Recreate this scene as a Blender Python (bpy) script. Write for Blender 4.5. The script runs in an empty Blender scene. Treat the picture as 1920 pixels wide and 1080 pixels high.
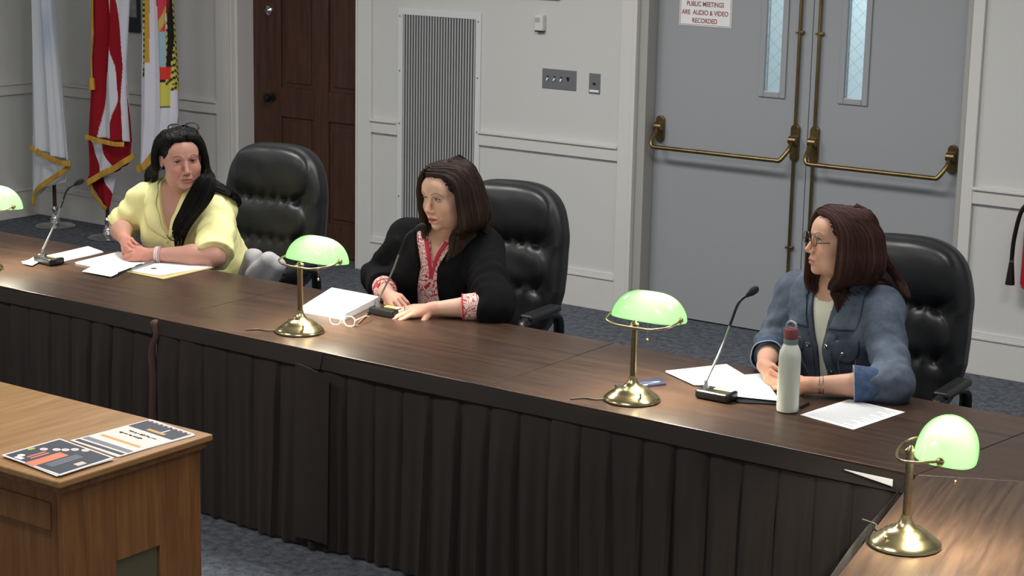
import bpy, bmesh, math, random
import numpy as np
from mathutils import Vector, Matrix
random.seed(7); RNG = np.random.default_rng(11)
sc = bpy.context.scene
COL = sc.collection
PI = math.pi

# ------------------------------------------------------------------ camera
CF, CPITCH, CROLL, CYAW, CH, CD = 3599.2, 0.21193, 0.019636, 0.61505, 2.4451, 9.1325
def cam_axes():
    cp, sp = math.cos(CPITCH), math.sin(CPITCH); cy, sy = math.cos(CYAW), math.sin(CYAW)
    fw = Vector((-sy*cp, cy*cp, -sp)); rt = Vector((cy, sy, 0)); up = rt.cross(fw)
    cr, sr = math.cos(CROLL), math.sin(CROLL)
    return cr*rt + sr*up, -sr*rt + cr*up, fw
CR, CU, CW = cam_axes(); CO = Vector((0, -CD, CH))
cam = bpy.data.cameras.new('camera'); camo = bpy.data.objects.new('camera', cam); COL.objects.link(camo)
cam.sensor_width = 36; cam.lens = CF/1920*36; cam.clip_start = .1; cam.clip_end = 100
camo.matrix_world = Matrix(((CR.x, CU.x, -CW.x, CO.x), (CR.y, CU.y, -CW.y, CO.y), (CR.z, CU.z, -CW.z, CO.z), (0, 0, 0, 1)))
sc.camera = camo
def ray(px, py):
    return (CR*((px-960)/CF) - CU*((py-540)/CF) + CW)
def at(px, py, z=.74):                       # point of the horizontal plane z seen at a pixel
    d = ray(px, py); t = (z-CO.z)/d.z; return CO + d*t
def atY(px, py, Y=0.):                       # point of the vertical plane y=Y seen at a pixel
    d = ray(px, py); t = (Y-CO.y)/d.y; return CO + d*t

# ------------------------------------------------------------------ world and light
sc.view_settings.view_transform = 'Standard'; sc.view_settings.look = 'None'
sc.view_settings.gamma = 1; sc.view_settings.exposure = 0.0; sc.view_settings.use_curve_mapping = False
w = bpy.data.worlds.new('world'); sc.world = w; w.use_nodes = True
bg = w.node_tree.nodes['Background']; bg.inputs[0].default_value = (.93, .97, 1.0, 1); bg.inputs[1].default_value = .33
def area(name, loc, size, power, color=(1, .98, .94), rot=(0, 0, 0)):
    l = bpy.data.lights.new(name, 'AREA'); l.shape = 'RECTANGLE'; l.size = size[0]; l.size_y = size[1]
    l.energy = power; l.color = color
    o = bpy.data.objects.new(name, l); o.location = loc; o.rotation_euler = rot; COL.objects.link(o); return o
CEIL = 3.3
PANELS = [(-9.0, -3.8, 14), (-6.4, -2.8, 58), (-4.2, -2.8, 52), (-1.8, -3.0, 34), (-6.2, -6.2, 38), (-3.2, -6.2, 38), (-8.8, -6.4, 14)]
for i, (x, y, p) in enumerate(PANELS):
    area('ceiling_panel_light', (x, y, CEIL-.05), (1.2, .6), p)

# ------------------------------------------------------------------ helpers
class MB:
    def __init__(s): s.v = []; s.f = []; s.c = None
    def add(s, vs, fs):
        n = len(s.v); s.v += [tuple(map(float, v)) for v in vs]; s.f += [tuple(i+n for i in f) for f in fs]; return s
    def box(s, c, d, rz=0., M=None):
        hx, hy, hz = d[0]/2, d[1]/2, d[2]/2; c = Vector(c); R = M or Matrix.Rotation(rz, 3, 'Z')
        vs = [c + R @ Vector((x*hx, y*hy, z*hz)) for z in (-1, 1) for y in (-1, 1) for x in (-1, 1)]
        return s.add(vs, [(0, 2, 3, 1), (4, 5, 7, 6), (0, 1, 5, 4), (2, 6, 7, 3), (0, 4, 6, 2), (1, 3, 7, 5)])
    def bx(s, x0, x1, y0, y1, z0, z1):
        return s.box(((x0+x1)/2, (y0+y1)/2, (z0+z1)/2), (abs(x1-x0), abs(y1-y0), abs(z1-z0)))
    def prism(s, poly, z0, z1):
        n = len(poly); vs = [(p[0], p[1], z0) for p in poly] + [(p[0], p[1], z1) for p in poly]
        fs = [tuple(range(n))[::-1], tuple(range(n, 2*n))] + [(i, (i+1) % n, n+(i+1) % n, n+i) for i in range(n)]
        return s.add(vs, fs)
    def tube(s, pts, r, n=10, cap=True, flat=1.0, up=None):
        pts = [Vector(p) for p in pts]; m = len(pts)
        rs = r if hasattr(r, '__len__') else [r]*m
        N = None; rings = []
        for i, p in enumerate(pts):
            t = (pts[min(i+1, m-1)] - pts[max(i-1, 0)])
            if t.length < 1e-9: t = Vector((0, 0, 1))
            t.normalize()
            if N is None:
                a = Vector(up) if up is not None else (Vector((0, 0, 1)) if abs(t.z) < .9 else Vector((1, 0, 0)))
                N = (a - t*a.dot(t)).normalized()
            else:
                N = (N - t*N.dot(t)); N.normalize()
            B = t.cross(N)
            rings.append([p + (N*math.cos(2*PI*k/n)*flat + B*math.sin(2*PI*k/n))*rs[i] for k in range(n)])
        vs = [v for rg in rings for v in rg]
        fs = [(i*n+k, i*n+(k+1) % n, (i+1)*n+(k+1) % n, (i+1)*n+k) for i in range(m-1) for k in range(n)]
        if cap: fs += [tuple(range(n))[::-1], tuple(range((m-1)*n, m*n))]
        return s.add(vs, fs)
    def lathe(s, prof, c=(0, 0, 0), n=32, M=None):
        c = Vector(c); vs = []; M = M or Matrix.Identity(3)
        for r, z in prof:
            for k in range(n):
                a = 2*PI*k/n; vs.append(c + M @ Vector((r*math.cos(a), r*math.sin(a), z)))
        m = len(prof)
        fs = [(i*n+k, i*n+(k+1) % n, (i+1)*n+(k+1) % n, (i+1)*n+k) for i in range(m-1) for k in range(n)]
        fs += [tuple(range(n))[::-1], tuple(range((m-1)*n, m*n))]
        return s.add(vs, fs)
    def ball(s, c, r, n=16, M=None):
        r = (r, r, r) if not hasattr(r, '__len__') else r; c = Vector(c); M = M or Matrix.Identity(3); vs = []; h = n//2
        for i in range(h+1):
            th = PI*i/h
            for k in range(n):
                a = 2*PI*k/n
                vs.append(c + M @ Vector((r[0]*math.sin(th)*math.cos(a), r[1]*math.sin(th)*math.sin(a), r[2]*math.cos(th))))
        fs = [(i*n+k, (i+1)*n+k, (i+1)*n+(k+1) % n, i*n+(k+1) % n) for i in range(h) for k in range(n)]
        return s.add(vs, fs)
    def grid(s, F, nu, nv):
        vs = [F(i/nu, j/nv) for j in range(nv+1) for i in range(nu+1)]
        fs = [(j*(nu+1)+i, j*(nu+1)+i+1, (j+1)*(nu+1)+i+1, (j+1)*(nu+1)+i) for j in range(nv) for i in range(nu)]
        return s.add(vs, fs)
    def build(s, name, mat, parent=None, smooth=True, bevel=0, seg=2, solid=0, local=False, colors=None, weld=False, offset=0.):
        me = bpy.data.meshes.new(name); me.from_pydata([tuple(v) for v in s.v], [], s.f); me.update()
        bm = bmesh.new(); bm.from_mesh(me)
        if weld: bmesh.ops.remove_doubles(bm, verts=bm.verts, dist=1e-5)
        if not solid: bmesh.ops.recalc_face_normals(bm, faces=bm.faces)
        bm.to_mesh(me); bm.free()
        return finish(me, name, mat, parent, smooth, bevel, seg, solid, local, colors, offset)
def finish(me, name, mat, parent=None, smooth=True, bevel=0, seg=2, solid=0, local=False, colors=None, offset=0.):
    if parent is not None and not local:
        me.transform(root_matrix(parent).inverted())
    if smooth:
        me.polygons.foreach_set('use_smooth', [True]*len(me.polygons))
    if colors is not None:
        a = me.color_attributes.new('Col', 'FLOAT_COLOR', 'POINT')
        cc = np.ones((len(me.vertices), 4), np.float32); cc[:, :3] = colors; a.data.foreach_set('color', cc.ravel())
    o = bpy.data.objects.new(name, me); COL.objects.link(o)
    me.materials.append(mat)
    if parent is not None: o.parent = parent
    if solid:
        m = o.modifiers.new('solid', 'SOLIDIFY'); m.thickness = solid; m.offset = offset
    if bevel:
        m = o.modifiers.new('bevel', 'BEVEL'); m.width = bevel; m.segments = seg; m.limit_method = 'ANGLE'; m.angle_limit = .6
    if smooth and (bevel or True):
        try:
            m = o.modifiers.new('wn', 'WEIGHTED_NORMAL'); m.keep_sharp = True
            if len(me.polygons) > 20000: o.modifiers.remove(m)
        except Exception: pass
        if len(me.polygons) <= 20000:
            try: me.set_sharp_from_angle(angle=math.radians(42))
            except Exception: pass
    return o
def root_matrix(o):
    m = Matrix.LocRotScale(o.location, o.rotation_euler, o.scale)
    return root_matrix(o.parent) @ m if o.parent else m
def thing(name, label, cat, loc=(0, 0, 0), rz=0., group=None):
    o = bpy.data.objects.new(name, None); COL.objects.link(o); o.empty_display_size = .05
    o.location = loc; o.rotation_euler = (0, 0, rz); o['label'] = label; o['category'] = cat
    if group: o['group'] = group
    return o
def tag(o, label, cat, group=None):
    o['label'] = label; o['category'] = cat
    if group: o['group'] = group
    return o
def struct(o): o['kind'] = 'structure'; return o
def dup(root, loc, rz, label):
    r = root.copy(); COL.objects.link(r); r.location = loc; r.rotation_euler = (0, 0, rz); r['label'] = label
    for ch in list(root.children):
        c_ = ch.copy(); COL.objects.link(c_); c_.parent = r
        for g in list(ch.children):
            d_ = g.copy(); COL.objects.link(d_); d_.parent = c_
    return r
def catmull(pts, n=6):
    P = [Vector(p) for p in pts]; P = [P[0]*2-P[1]] + P + [P[-1]*2-P[-2]]; out = []
    for i in range(1, len(P)-2):
        for k in range(n):
            t = k/n; a, b, c, d = P[i-1], P[i], P[i+1], P[i+2]
            out.append(.5*((2*b)+(c-a)*t+(2*a-5*b+4*c-d)*t*t+(3*b-a-3*c+d)*t**3))
    out.append(P[-2]); return out

# ------------------------------------------------------------------ materials
def S(r, g, b):                               # sRGB 0-255 to linear
    f = lambda c: (c/255/12.92) if c/255 <= .04045 else ((c/255+.055)/1.055)**2.4
    return (f(r), f(g), f(b), 1)
class NT:
    def __init__(s, name):
        s.m = bpy.data.materials.new(name); s.m.use_nodes = True; s.t = s.m.node_tree; s.b = s.t.nodes['Principled BSDF']
    def n(s, typ, **kw):
        x = s.t.nodes.new(typ)
        for k, v in kw.items():
            if k.startswith('_'): setattr(x, k[1:], v)
            else: x.inputs[k.replace('_', ' ')].default_value = v
        return x
    def l(s, a, b): s.t.links.new(a, b)
def mat(name, col, rough=.5, metal=0, spec=.5, noise=None, bump=None, coat=0, coords='Object', sheen=0, emis=None):
    m = NT(name); b = m.b
    b.inputs['Base Color'].default_value = col; b.inputs['Roughness'].default_value = rough; b.inputs['Metallic'].default_value = metal
    b.inputs['Specular IOR Level'].default_value = spec; b.inputs['Coat Weight'].default_value = coat; b.inputs['Coat Roughness'].default_value = .15
    if sheen: b.inputs['Sheen Weight'].default_value = sheen
    tc = m.n('ShaderNodeTexCoord'); co = tc.outputs[coords]
    if noise:                                  # (scale, stretch xyz, amount)
        mp = m.n('ShaderNodeMapping'); mp.inputs['Scale'].default_value = noise[1]; m.l(co, mp.inputs[0])
        nz = m.n('ShaderNodeTexNoise', Scale=noise[0], Detail=4.0); m.l(mp.outputs[0], nz.inputs[0])
        rp = m.n('ShaderNodeValToRGB'); rp.color_ramp.elements[0].position = .3; rp.color_ramp.elements[1].position = .7
        a = noise[2]; rp.color_ramp.elements[0].color = tuple(c*(1-a) for c in col[:3])+(1,); rp.color_ramp.elements[1].color = tuple(min(1, c*(1+a)) for c in col[:3])+(1,)
        m.l(nz.outputs[0], rp.inputs[0]); m.l(rp.outputs[0], b.inputs['Base Color'])
    if bump:                                   # (scale, strength, distance, stretch)
        mp = m.n('ShaderNodeMapping'); mp.inputs['Scale'].default_value = bump[3] if len(bump) > 3 else (1, 1, 1); m.l(co, mp.inputs[0])
        nz = m.n('ShaderNodeTexNoise', Scale=bump[0], Detail=3.0); m.l(mp.outputs[0], nz.inputs[0])
        bp = m.n('ShaderNodeBump', Strength=bump[1], Distance=bump[2]); m.l(nz.outputs[0], bp.inputs['Height']); m.l(bp.outputs[0], b.inputs['Normal'])
    if emis: b.inputs['Emission Color'].default_value = emis[0]; b.inputs['Emission Strength'].default_value = emis[1]
    return m.m
def wood(name, c1, c2, axis=(1, 14, 14), scale=3.0, rough=.35, coat=0, rot=0.):
    m = NT(name); tc = m.n('ShaderNodeTexCoord'); mp = m.n('ShaderNodeMapping'); mp.inputs['Scale'].default_value = axis
    mr = m.n('ShaderNodeMapping'); mr.inputs['Rotation'].default_value = (0, 0, rot); m.l(tc.outputs['Object'], mr.inputs[0]); m.l(mr.outputs[0], mp.inputs[0])
    n1 = m.n('ShaderNodeTexNoise', Scale=scale, Detail=6.0, Roughness=.6, Distortion=.6); m.l(mp.outputs[0], n1.inputs[0])
    n2 = m.n('ShaderNodeTexNoise', Scale=scale*4, Detail=3.0); m.l(mp.outputs[0], n2.inputs[0])
    mx = m.n('ShaderNodeMath', _operation='MULTIPLY_ADD'); m.l(n2.outputs[0], mx.inputs[0]); mx.inputs[1].default_value = .35; m.l(n1.outputs[0], mx.inputs[2])
    rp = m.n('ShaderNodeValToRGB'); rp.color_ramp.elements[0].position = .45; rp.color_ramp.elements[1].position = .9
    rp.color_ramp.elements[0].color = c1; rp.color_ramp.elements[1].color = c2; m.l(mx.outputs[0], rp.inputs[0]); m.l(rp.outputs[0], m.b.inputs['Base Color'])
    m.b.inputs['Roughness'].default_value = rough; m.b.inputs['Coat Weight'].default_value = coat; m.b.inputs['Specular IOR Level'].default_value = .35
    return m.m
def vcol(name, rough=.6, spec=.3, bump=None, sheen=0, sss=0, metal=0):
    m = NT(name); a = m.n('ShaderNodeVertexColor', _layer_name='Col'); m.l(a.outputs[0], m.b.inputs['Base Color'])
    m.b.inputs['Roughness'].default_value = rough; m.b.inputs['Specular IOR Level'].default_value = spec; m.b.inputs['Metallic'].default_value = metal
    if sheen: m.b.inputs['Sheen Weight'].default_value = sheen
    if sss:
        m.b.inputs['Subsurface Weight'].default_value = sss; m.b.inputs['Subsurface Radius'].default_value = (1, .35, .2); m.b.inputs['Subsurface Scale'].default_value = .006
    if bump:
        tc = m.n('ShaderNodeTexCoord'); mp = m.n('ShaderNodeMapping'); mp.inputs['Scale'].default_value = bump[3] if len(bump) > 3 else (1, 1, 1); m.l(tc.outputs['Object'], mp.inputs[0])
        nz = m.n('ShaderNodeTexNoise', Scale=bump[0], Detail=3.0); m.l(mp.outputs[0], nz.inputs[0])
        bp = m.n('ShaderNodeBump', Strength=bump[1], Distance=bump[2]); m.l(nz.outputs[0], bp.inputs['Height']); m.l(bp.outputs[0], m.b.inputs['Normal'])
    return m.m
M = {}
M['wall'] = mat('wall_paint', S(203, 203, 201), .75, bump=(220, .08, .001))
M['trim'] = mat('trim_paint', S(212, 210, 207), .5)
M['ceiling'] = mat('ceiling_tile', S(225, 225, 222), .9)
M['door'] = mat('door_paint', S(157, 160, 164), .35, bump=(300, .05, .0005))
M['doorframe'] = mat('door_frame_paint', S(166, 164, 160), .5)
M['brown_door'] = wood('brown_door_wood', S(58, 36, 26), S(82, 54, 40), (10, 10, 1), 3, .45)
M['brass'] = mat('antique_brass', S(132, 114, 78), .34, 1, noise=(9, (1, 1, 1), .25))
M['lamp_brass'] = mat('brushed_brass', S(188, 173, 134), .22, 1, noise=(4, (1, 1, 30), .15))
M['chrome'] = mat('polished_steel', S(215, 215, 215), .15, 1)
M['steel'] = mat('steel_plate', S(150, 152, 156), .4, .8)
M['black'] = mat('black_plastic', S(18, 18, 19), .35)
M['leather'] = mat('black_leather', S(24, 25, 27), .42, spec=.45, bump=(160, .15, .002))
M['table'] = wood('walnut_laminate', S(46, 33, 26), S(78, 58, 45), (1, 16, 16), 2.2, .34)
M['wing'] = wood('walnut_laminate_wing', S(46, 34, 27), S(88, 67, 52), (1, 16, 16), 2.2, .34, rot=math.radians(78))
M['table_edge'] = mat('table_edge', S(42, 31, 26), .5)
M['skirt'] = mat('skirt_cloth', S(42, 35, 32), .9, bump=(400, .2, .001), noise=(3, (1, 1, .3), .15))
M['oak'] = wood('oak_top', S(144, 102, 60), S(178, 138, 90), (14, 1, 14), 2.5, .35)
M['oak_side'] = wood('oak_side', S(116, 74, 40), S(152, 104, 62), (16, 16, 1), 2.2, .45)
M['paper'] = mat('white_paper', S(240, 240, 240), .8)
M['carpet'] = None
# ------------------------------------------------------------------ the room
def carpet():
    m = NT('carpet'); tc = m.n('ShaderNodeTexCoord')
    n1 = m.n('ShaderNodeTexNoise', Scale=26.0, Detail=8.0, Roughness=.75); m.l(tc.outputs['Object'], n1.inputs[0])
    rp = m.n('ShaderNodeValToRGB'); rp.color_ramp.elements[0].position = .36; rp.color_ramp.elements[1].position = .64
    rp.color_ramp.elements[0].color = S(50, 54, 62); rp.color_ramp.elements[1].color = S(102, 107, 117); m.l(n1.outputs[0], rp.inputs[0]); m.l(rp.outputs[0], m.b.inputs['Base Color'])
    m.b.inputs['Roughness'].default_value = .95
    n2 = m.n('ShaderNodeTexNoise', Scale=160.0, Detail=2.0); m.l(tc.outputs['Object'], n2.inputs[0])
    bp = m.n('ShaderNodeBump', Strength=.5, Distance=.004); m.l(n2.outputs[0], bp.inputs['Height']); m.l(bp.outputs[0], m.b.inputs['Normal'])
    return m.m
M['carpet'] = carpet()
XL, XR, YN = -10.62, 1.6, -9.9                        # left corner, right end, near end
struct(MB().bx(XL-.1, XR, YN, .6, -.06, 0).build('floor', M['carpet'], smooth=False))
struct(MB().bx(XL-.1, XR, YN, .2, CEIL, CEIL+.08).build('ceiling', M['ceiling'], smooth=False))
# back wall, with the brown door opening and the double door opening
BD0, BD1, BDT = -8.69, -7.646, 2.15
DD0, DD1, DDT = -5.62, -3.68, 2.15
wb = MB()
wb.bx(XL-.1, BD0, 0, .3, 0, CEIL); wb.bx(BD1, DD0, 0, .3, 0, CEIL); wb.bx(DD1, XR, 0, .3, 0, CEIL)
wb.bx(BD0, BD1, 0, .3, BDT, CEIL); wb.bx(DD0, DD1, 0, .3, DDT, CEIL)
struct(wb.build('wall_back', M['wall'], smooth=False))
struct(MB().bx(XL-.1, XL, YN, .0, 0, CEIL).build('wall_left', M['wall'], smooth=False))
# skirting boards and chair rails, one run each
def run(x0, x1, name_i, kind):
    b = MB()
    if kind == 'base':
        b.bx(x0, x1, -.018, 0, 0, .185); b.bx(x0, x1, -.026, 0, .185, .2); b.bx(x0, x1, -.014, 0, .2, .225)
    else:
        b.bx(x0, x1, -.02, 0, .875, .95); b.bx(x0, x1, -.034, 0, .945, .96)
    return b
runs = [(XL, -8.84), (-7.53, -7.328), (-6.704, -5.73), (-3.62, XR)]
for k, (a, b_) in enumerate(runs):
    struct(run(a, b_, k, 'base').build('baseboard_back', M['trim'], smooth=False, bevel=.003))
    struct(run(a, b_, k, 'rail').build('trim_back', M['trim'], smooth=False, bevel=.003))
bl = MB(); bl.bx(XL, XL+.018, YN, 0, 0, .185); bl.bx(XL, XL+.026, YN, 0, .185, .2)
struct(bl.build('baseboard_left', M['trim'], smooth=False, bevel=.003))
bl = MB(); bl.bx(XL, XL+.02, YN, 0, .875, .95); bl.bx(XL, XL+.034, YN, 0, .945, .96)
struct(bl.build('trim_left', M['trim'], smooth=False, bevel=.003))
def frame(b, x0, x1, z0, z1, e, y0, y1, eb=None, et=None):
    eb = e if eb is None else eb; et = e if et is None else et
    b.bx(x0, x0+e, y0, y1, z0, z1); b.bx(x1-e, x1, y0, y1, z0, z1); b.bx(x0+e+1e-5, x1-e-1e-5, y0, y1, z0, z0+eb); b.bx(x0+e+1e-5, x1-e-1e-5, y0, y1, z1-et, z1)
# casings of the two openings
cs = MB(); cs.bx(-8.84, -8.705, -.02, 0, 0, BDT+.14); cs.bx(-8.705, -8.69, -.03, 0, 0, BDT+.02); cs.bx(BD1, BD1+.012, -.03, 0, 0, BDT+.02); cs.bx(BD1+.012, -7.53, -.022, 0, 0, BDT+.14)
cs.bx(-8.705, BD1+.012, -.02, 0, BDT+.02, BDT+.14)
cs.bx(-8.69, -8.665, .0, .2, 0, BDT); cs.bx(-8.665, BD1, .0, .2, BDT-.02, BDT)
struct(cs.build('trim_brown_door', M['trim'], smooth=False, bevel=.003))
cs = MB(); cs.bx(-5.73, -5.645, -.02, 0, 0, DDT+.1); cs.bx(-5.645, -5.62, -.032, 0, 0, DDT+.1); cs.bx(DD1, -3.62, -.022, 0, 0, DDT+.1); cs.bx(-5.62, DD1, -.02, 0, DDT+.0, DDT+.1)
struct(cs.build('trim_double_door', M['trim'], smooth=False, bevel=.003))
fr = MB(); fr.bx(-5.62, -5.565, .0, .2, 0, DDT); fr.bx(-3.715, DD1, .0, .2, 0, DDT); fr.bx(-5.565, -3.715, .0, .2, DDT-.05, DDT)
struct(fr.build('trim_door_frame', M['doorframe'], smooth=False, bevel=.003))

# brown six-panel door
root = struct(thing('door_1', 'dark brown panelled wooden door behind the chairs', 'door', ((BD0+BD1)/2, .2, 0)))
del root['label'], root['category']
d = MB(); dx0, dx1 = -8.665, BD1; DW = dx1-dx0
d.bx(dx0, dx1, .165, .2, .005, BDT-.02)
xs = [(-8.425, -8.145), (-8.02, -7.735)]; zs = [(.22, .88), (1.07, 1.75), (1.86, 2.06)]
d.bx(dx0, xs[0][0], .15, .166, .005, BDT-.02); d.bx(xs[0][1], xs[1][0], .15, .166, .005, BDT-.02); d.bx(xs[1][1], dx1, .15, .166, .005, BDT-.02)
for (a, b_) in [(.005, zs[0][0]), (zs[0][1], zs[1][0]), (zs[1][1], zs[2][0]), (zs[2][1], BDT-.02)]:
    for x0, x1 in xs: d.bx(x0, x1, .15, .166, a, b_)
d.build('door_leaf', M['brown_door'], root, smooth=False, bevel=.004)
for x0, x1 in xs:
    for z0, z1 in zs:
        p = MB(); p.bx(x0+.03, x1-.03, .156, .17, z0+.03, z1-.03)
        p.build('raised_panel', M['brown_door'], root, smooth=False, bevel=.008)
MB().lathe([(.03, 0), (.03, .008), (.012, .012), (.012, .035), (.026, .045), (.029, .055), (.024, .068), (.008, .072)], (-8.50, .15, 1.0), 20, Matrix.Rotation(PI/2, 3, 'X')).build('door_knob', M['black'], root)
MB().lathe([(.03, 0), (.03, .012), (.02, .02), (.012, .03), (.004, .03)], (-8.52, .15, 1.56), 20, Matrix.Rotation(PI/2, 3, 'X')).build('deadbolt', M['chrome'], root)

# grey metal double doors
glassm = NT('wired_glass'); gb = glassm.b
gb.inputs['Base Color'].default_value = (.86, .93, .95, 1); gb.inputs['Roughness'].default_value = .12; gb.inputs['Transmission Weight'].default_value = .9; gb.inputs['IOR'].default_value = 1.45
M['glass'] = glassm.m
M['wire'] = mat('glass_wire', S(130, 140, 145), .4, .5)
DY = .1
def door_leaf(x0, x1, wx0, wx1, name, side):
    root = thing(name, '', '', ((x0+x1)/2, DY, 0)); del root['label'], root['category']; struct(root)
    d = MB(); z0, z1 = 1.33, 2.0; t0, t1 = DY, DY+.045; H = DDT-.05
    d.bx(x0, wx0, t0, t1, .01, H); d.bx(wx1, x1, t0, t1, .01, H); d.bx(wx0, wx1, t0, t1, .01, z0); d.bx(wx0, wx1, t0, t1, z1, H)
    d.build('door_leaf', M['door'], root, smooth=False)
    f = MB(); e = .03
    frame(f, wx0-e, wx1+e, z0-e, z1+e, e+.004, t0-.012, t0-.0002)
    f.build('window_frame', M['door'], root, smooth=False, bevel=.005)
    g = MB(); g.bx(wx0, wx1, t0+.018, t0+.024, z0, z1); g.build('glass_pane', M['glass'], root, smooth=False)
    # push bar with its two end housings
    zc = 1.07
    xa, xb = x0+.045, x1-.065
    for xx in (xa, xb):
        h = MB(); wd = .052; tall = .2 if (xx == xb) == (side < 0) else .15
        pts = []; n = 12
        for k in range(n): a = 2*PI*k/n; pts.append((wd/2*math.cos(a), math.sin(a)*wd/2))
        prof = [(xx+wd/2*math.cos(a_), zc+(tall/2-wd/2)*(1 if math.sin(a_) >= 0 else -1)+wd/2*math.sin(a_)) for a_ in [2*PI*(k+.5)/20 for k in range(20)]]
        nn = len(prof); vs = [(x, t0, z) for x, z in prof]+[(x, t0-.02, z) for x, z in prof]
        h.add(vs, [tuple(range(nn)), tuple(range(nn, 2*nn))[::-1]]+[(i, (i+1) % nn, nn+(i+1) % nn, nn+i) for i in range(nn)])
        h.build('bar_housing', M['brass'], root, bevel=.003)
        c = MB(); c.lathe([(.022, -.022), (.024, -.018), (.024, .018), (.022, .022)], (xx, t0-.035, zc+.015), 20, Matrix.Rotation(PI/2, 3, 'Y'))
        c.build('hinge_barrel', M['brass'], root)
    s = 1
    bpts = catmull([(xa, t0-.05, zc), (xa+.0, t0-.1, zc-.055), (xa+.012, t0-.115, zc-.085), (xa+.04, t0-.118, zc-.09)], 4) + catmull([(xb-.05, t0-.118, zc-.09), (xb-.03, t0-.115, zc-.085), (xb, t0-.08, zc-.03), (xb, t0-.05, zc)], 4)
    MB().tube(bpts, .0125, 12).build('push_bar', M['brass'], root)
    # vertical latch rods
    xr = xb if side < 0 else xa
    r = MB(); r.tube([(xr, t0-.018, zc+.08), (xr, t0-.018, 2.08)], .009, 10); r.tube([(xr, t0-.018, zc-.08), (xr, t0-.018, .03)], .009, 10)
    r.build('latch_rod', M['brass'], root)
    for z in (1.66, .5): MB().box((xr, t0-.012, z), (.045, .026, .014)).build('rod_guide', M['brass'], root, smooth=False, bevel=.003)
    wn = MB()
    n = 9
    for k in range(n+1):
        for sgn in (1, -1):
            za = z0 + (z1-z0)*k/n; dz = (wx1-wx0)*1.0
            zb = za + sgn*dz
            if min(za, zb) < z0 or max(za, zb) > z1: continue
            wn.tube([(wx0, t0+.021, za), (wx1, t0+.021, zb)], .0006, 4)
    wn.build('glass_wire_mesh', M['wire'], root)
    return root
door_leaf(-5.563, -4.612, -4.885, -4.782, 'door_2', -1)
door_leaf(-4.607, -3.717, -4.412, -4.302, 'door_3', 1)
# bright lobby beyond the doors
lob = MB(); lob.bx(-6.2, -3.0, 1.9, 2.0, 0, 2.9); struct(lob.build('wall_lobby', mat('lobby_wall', S(222, 236, 240), .8), smooth=False))
struct(MB().bx(-9.0, -3.0, .31, 1.9, -.05, 0).build('floor_lobby', M['carpet'], smooth=False))
area('lobby_light', (-4.6, 1.1, 2.7), (1.6, .8), 48, (.86, .96, 1))

# sign on the left leaf
root = thing('notice_sign', 'white notice about recorded public meetings on the left grey door', 'sign', (-5.255, DY-.002, 1.66))
sw, sh = .345, .25
MB().bx(-5.425, -5.425+sw-.02, DY-.004, DY, 1.655, 1.655+sh).build('sign_board', M['paper'], root, smooth=False)
redm = mat('sign_red_ink', S(150, 60, 62), .6)
b = MB(); frame(b, -5.42, -5.105, 1.66, 1.9, .0022, DY-.0046, DY-.004)
b.build('sign_border', redm, root, smooth=False)
def text(body, size, loc, rx, rz, m, parent, name='lettering', align='CENTER', width=1.0, ext=.0002, bold=0.0, M4=None):
    cu = bpy.data.curves.new(name, 'FONT'); cu.body = body; cu.size = size; cu.align_x = align; cu.align_y = 'CENTER'; cu.extrude = ext; cu.offset = bold
    o = bpy.data.objects.new(name, cu); COL.objects.link(o); o.location = loc; o.rotation_euler = (rx, 0, rz); o.scale = (width, 1, 1)
    if M4 is not None: o.matrix_world = M4
    bpy.context.view_layer.update()
    me = bpy.data.meshes.new_from_object(o.evaluated_get(bpy.context.evaluated_depsgraph_get())); me.transform(o.matrix_world); me.materials.clear()
    bpy.data.objects.remove(o); bpy.data.curves.remove(cu)
    return finish(me, name, m, parent, smooth=False)
for k, (tx, z) in enumerate([('NOTICE', 1.86), ('ALL', 1.818), ('PUBLIC MEETINGS', 1.7735), ('ARE  AUDIO & VIDEO', 1.727), ('RECORDED', 1.683)]):
    text(tx, .036, (-5.265, DY-.0046, z), PI/2, 0, redm, root, width=.84 if k != 2 else .8, bold=.0006)

# return-air grille
root = thing('air_grille', 'tall white framed return air grille with vertical louvres on the back wall', 'vent', (-7.016, 0, .3))
gx0, gx1, gz0, gz1 = -7.328, -6.704, .33, 1.648
f = MB(); e = .037
frame(f, gx0, gx1, gz0, gz1, e, -.012, 0)
f.build('grille_frame', mat('grille_white', S(214, 215, 216), .45), root, smooth=False, bevel=.002)
MB().bx(gx0+e, gx1-e, -.002, -.0005, gz0+e, gz1-e).build('backing', mat('grille_dark', S(104, 105, 106), .8), root, smooth=False)
sl = mat('louvre_grey', S(196, 197, 198), .5); n = 27
rot = Matrix.Rotation(math.radians(-24), 3, 'Z')
for k in range(n):
    x = gx0+e+(gx1-gx0-2*e)*(k+.5)/n
    MB().box((x, -.008, (gz0+gz1)/2), (.0125, .0016, gz1-gz0-2*e), M=rot).build('louvre', sl, root, smooth=False)
for z in (.5, .95, 1.27, 1.6):
    for x in (gx0+.018, gx1-.018): MB().lathe([(.005, 0), (.005, .003), (.002, .004)], (x, -.012, z), 8, Matrix.Rotation(PI/2, 3, 'X')).build('frame_screw', M['steel'], root)
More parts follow.
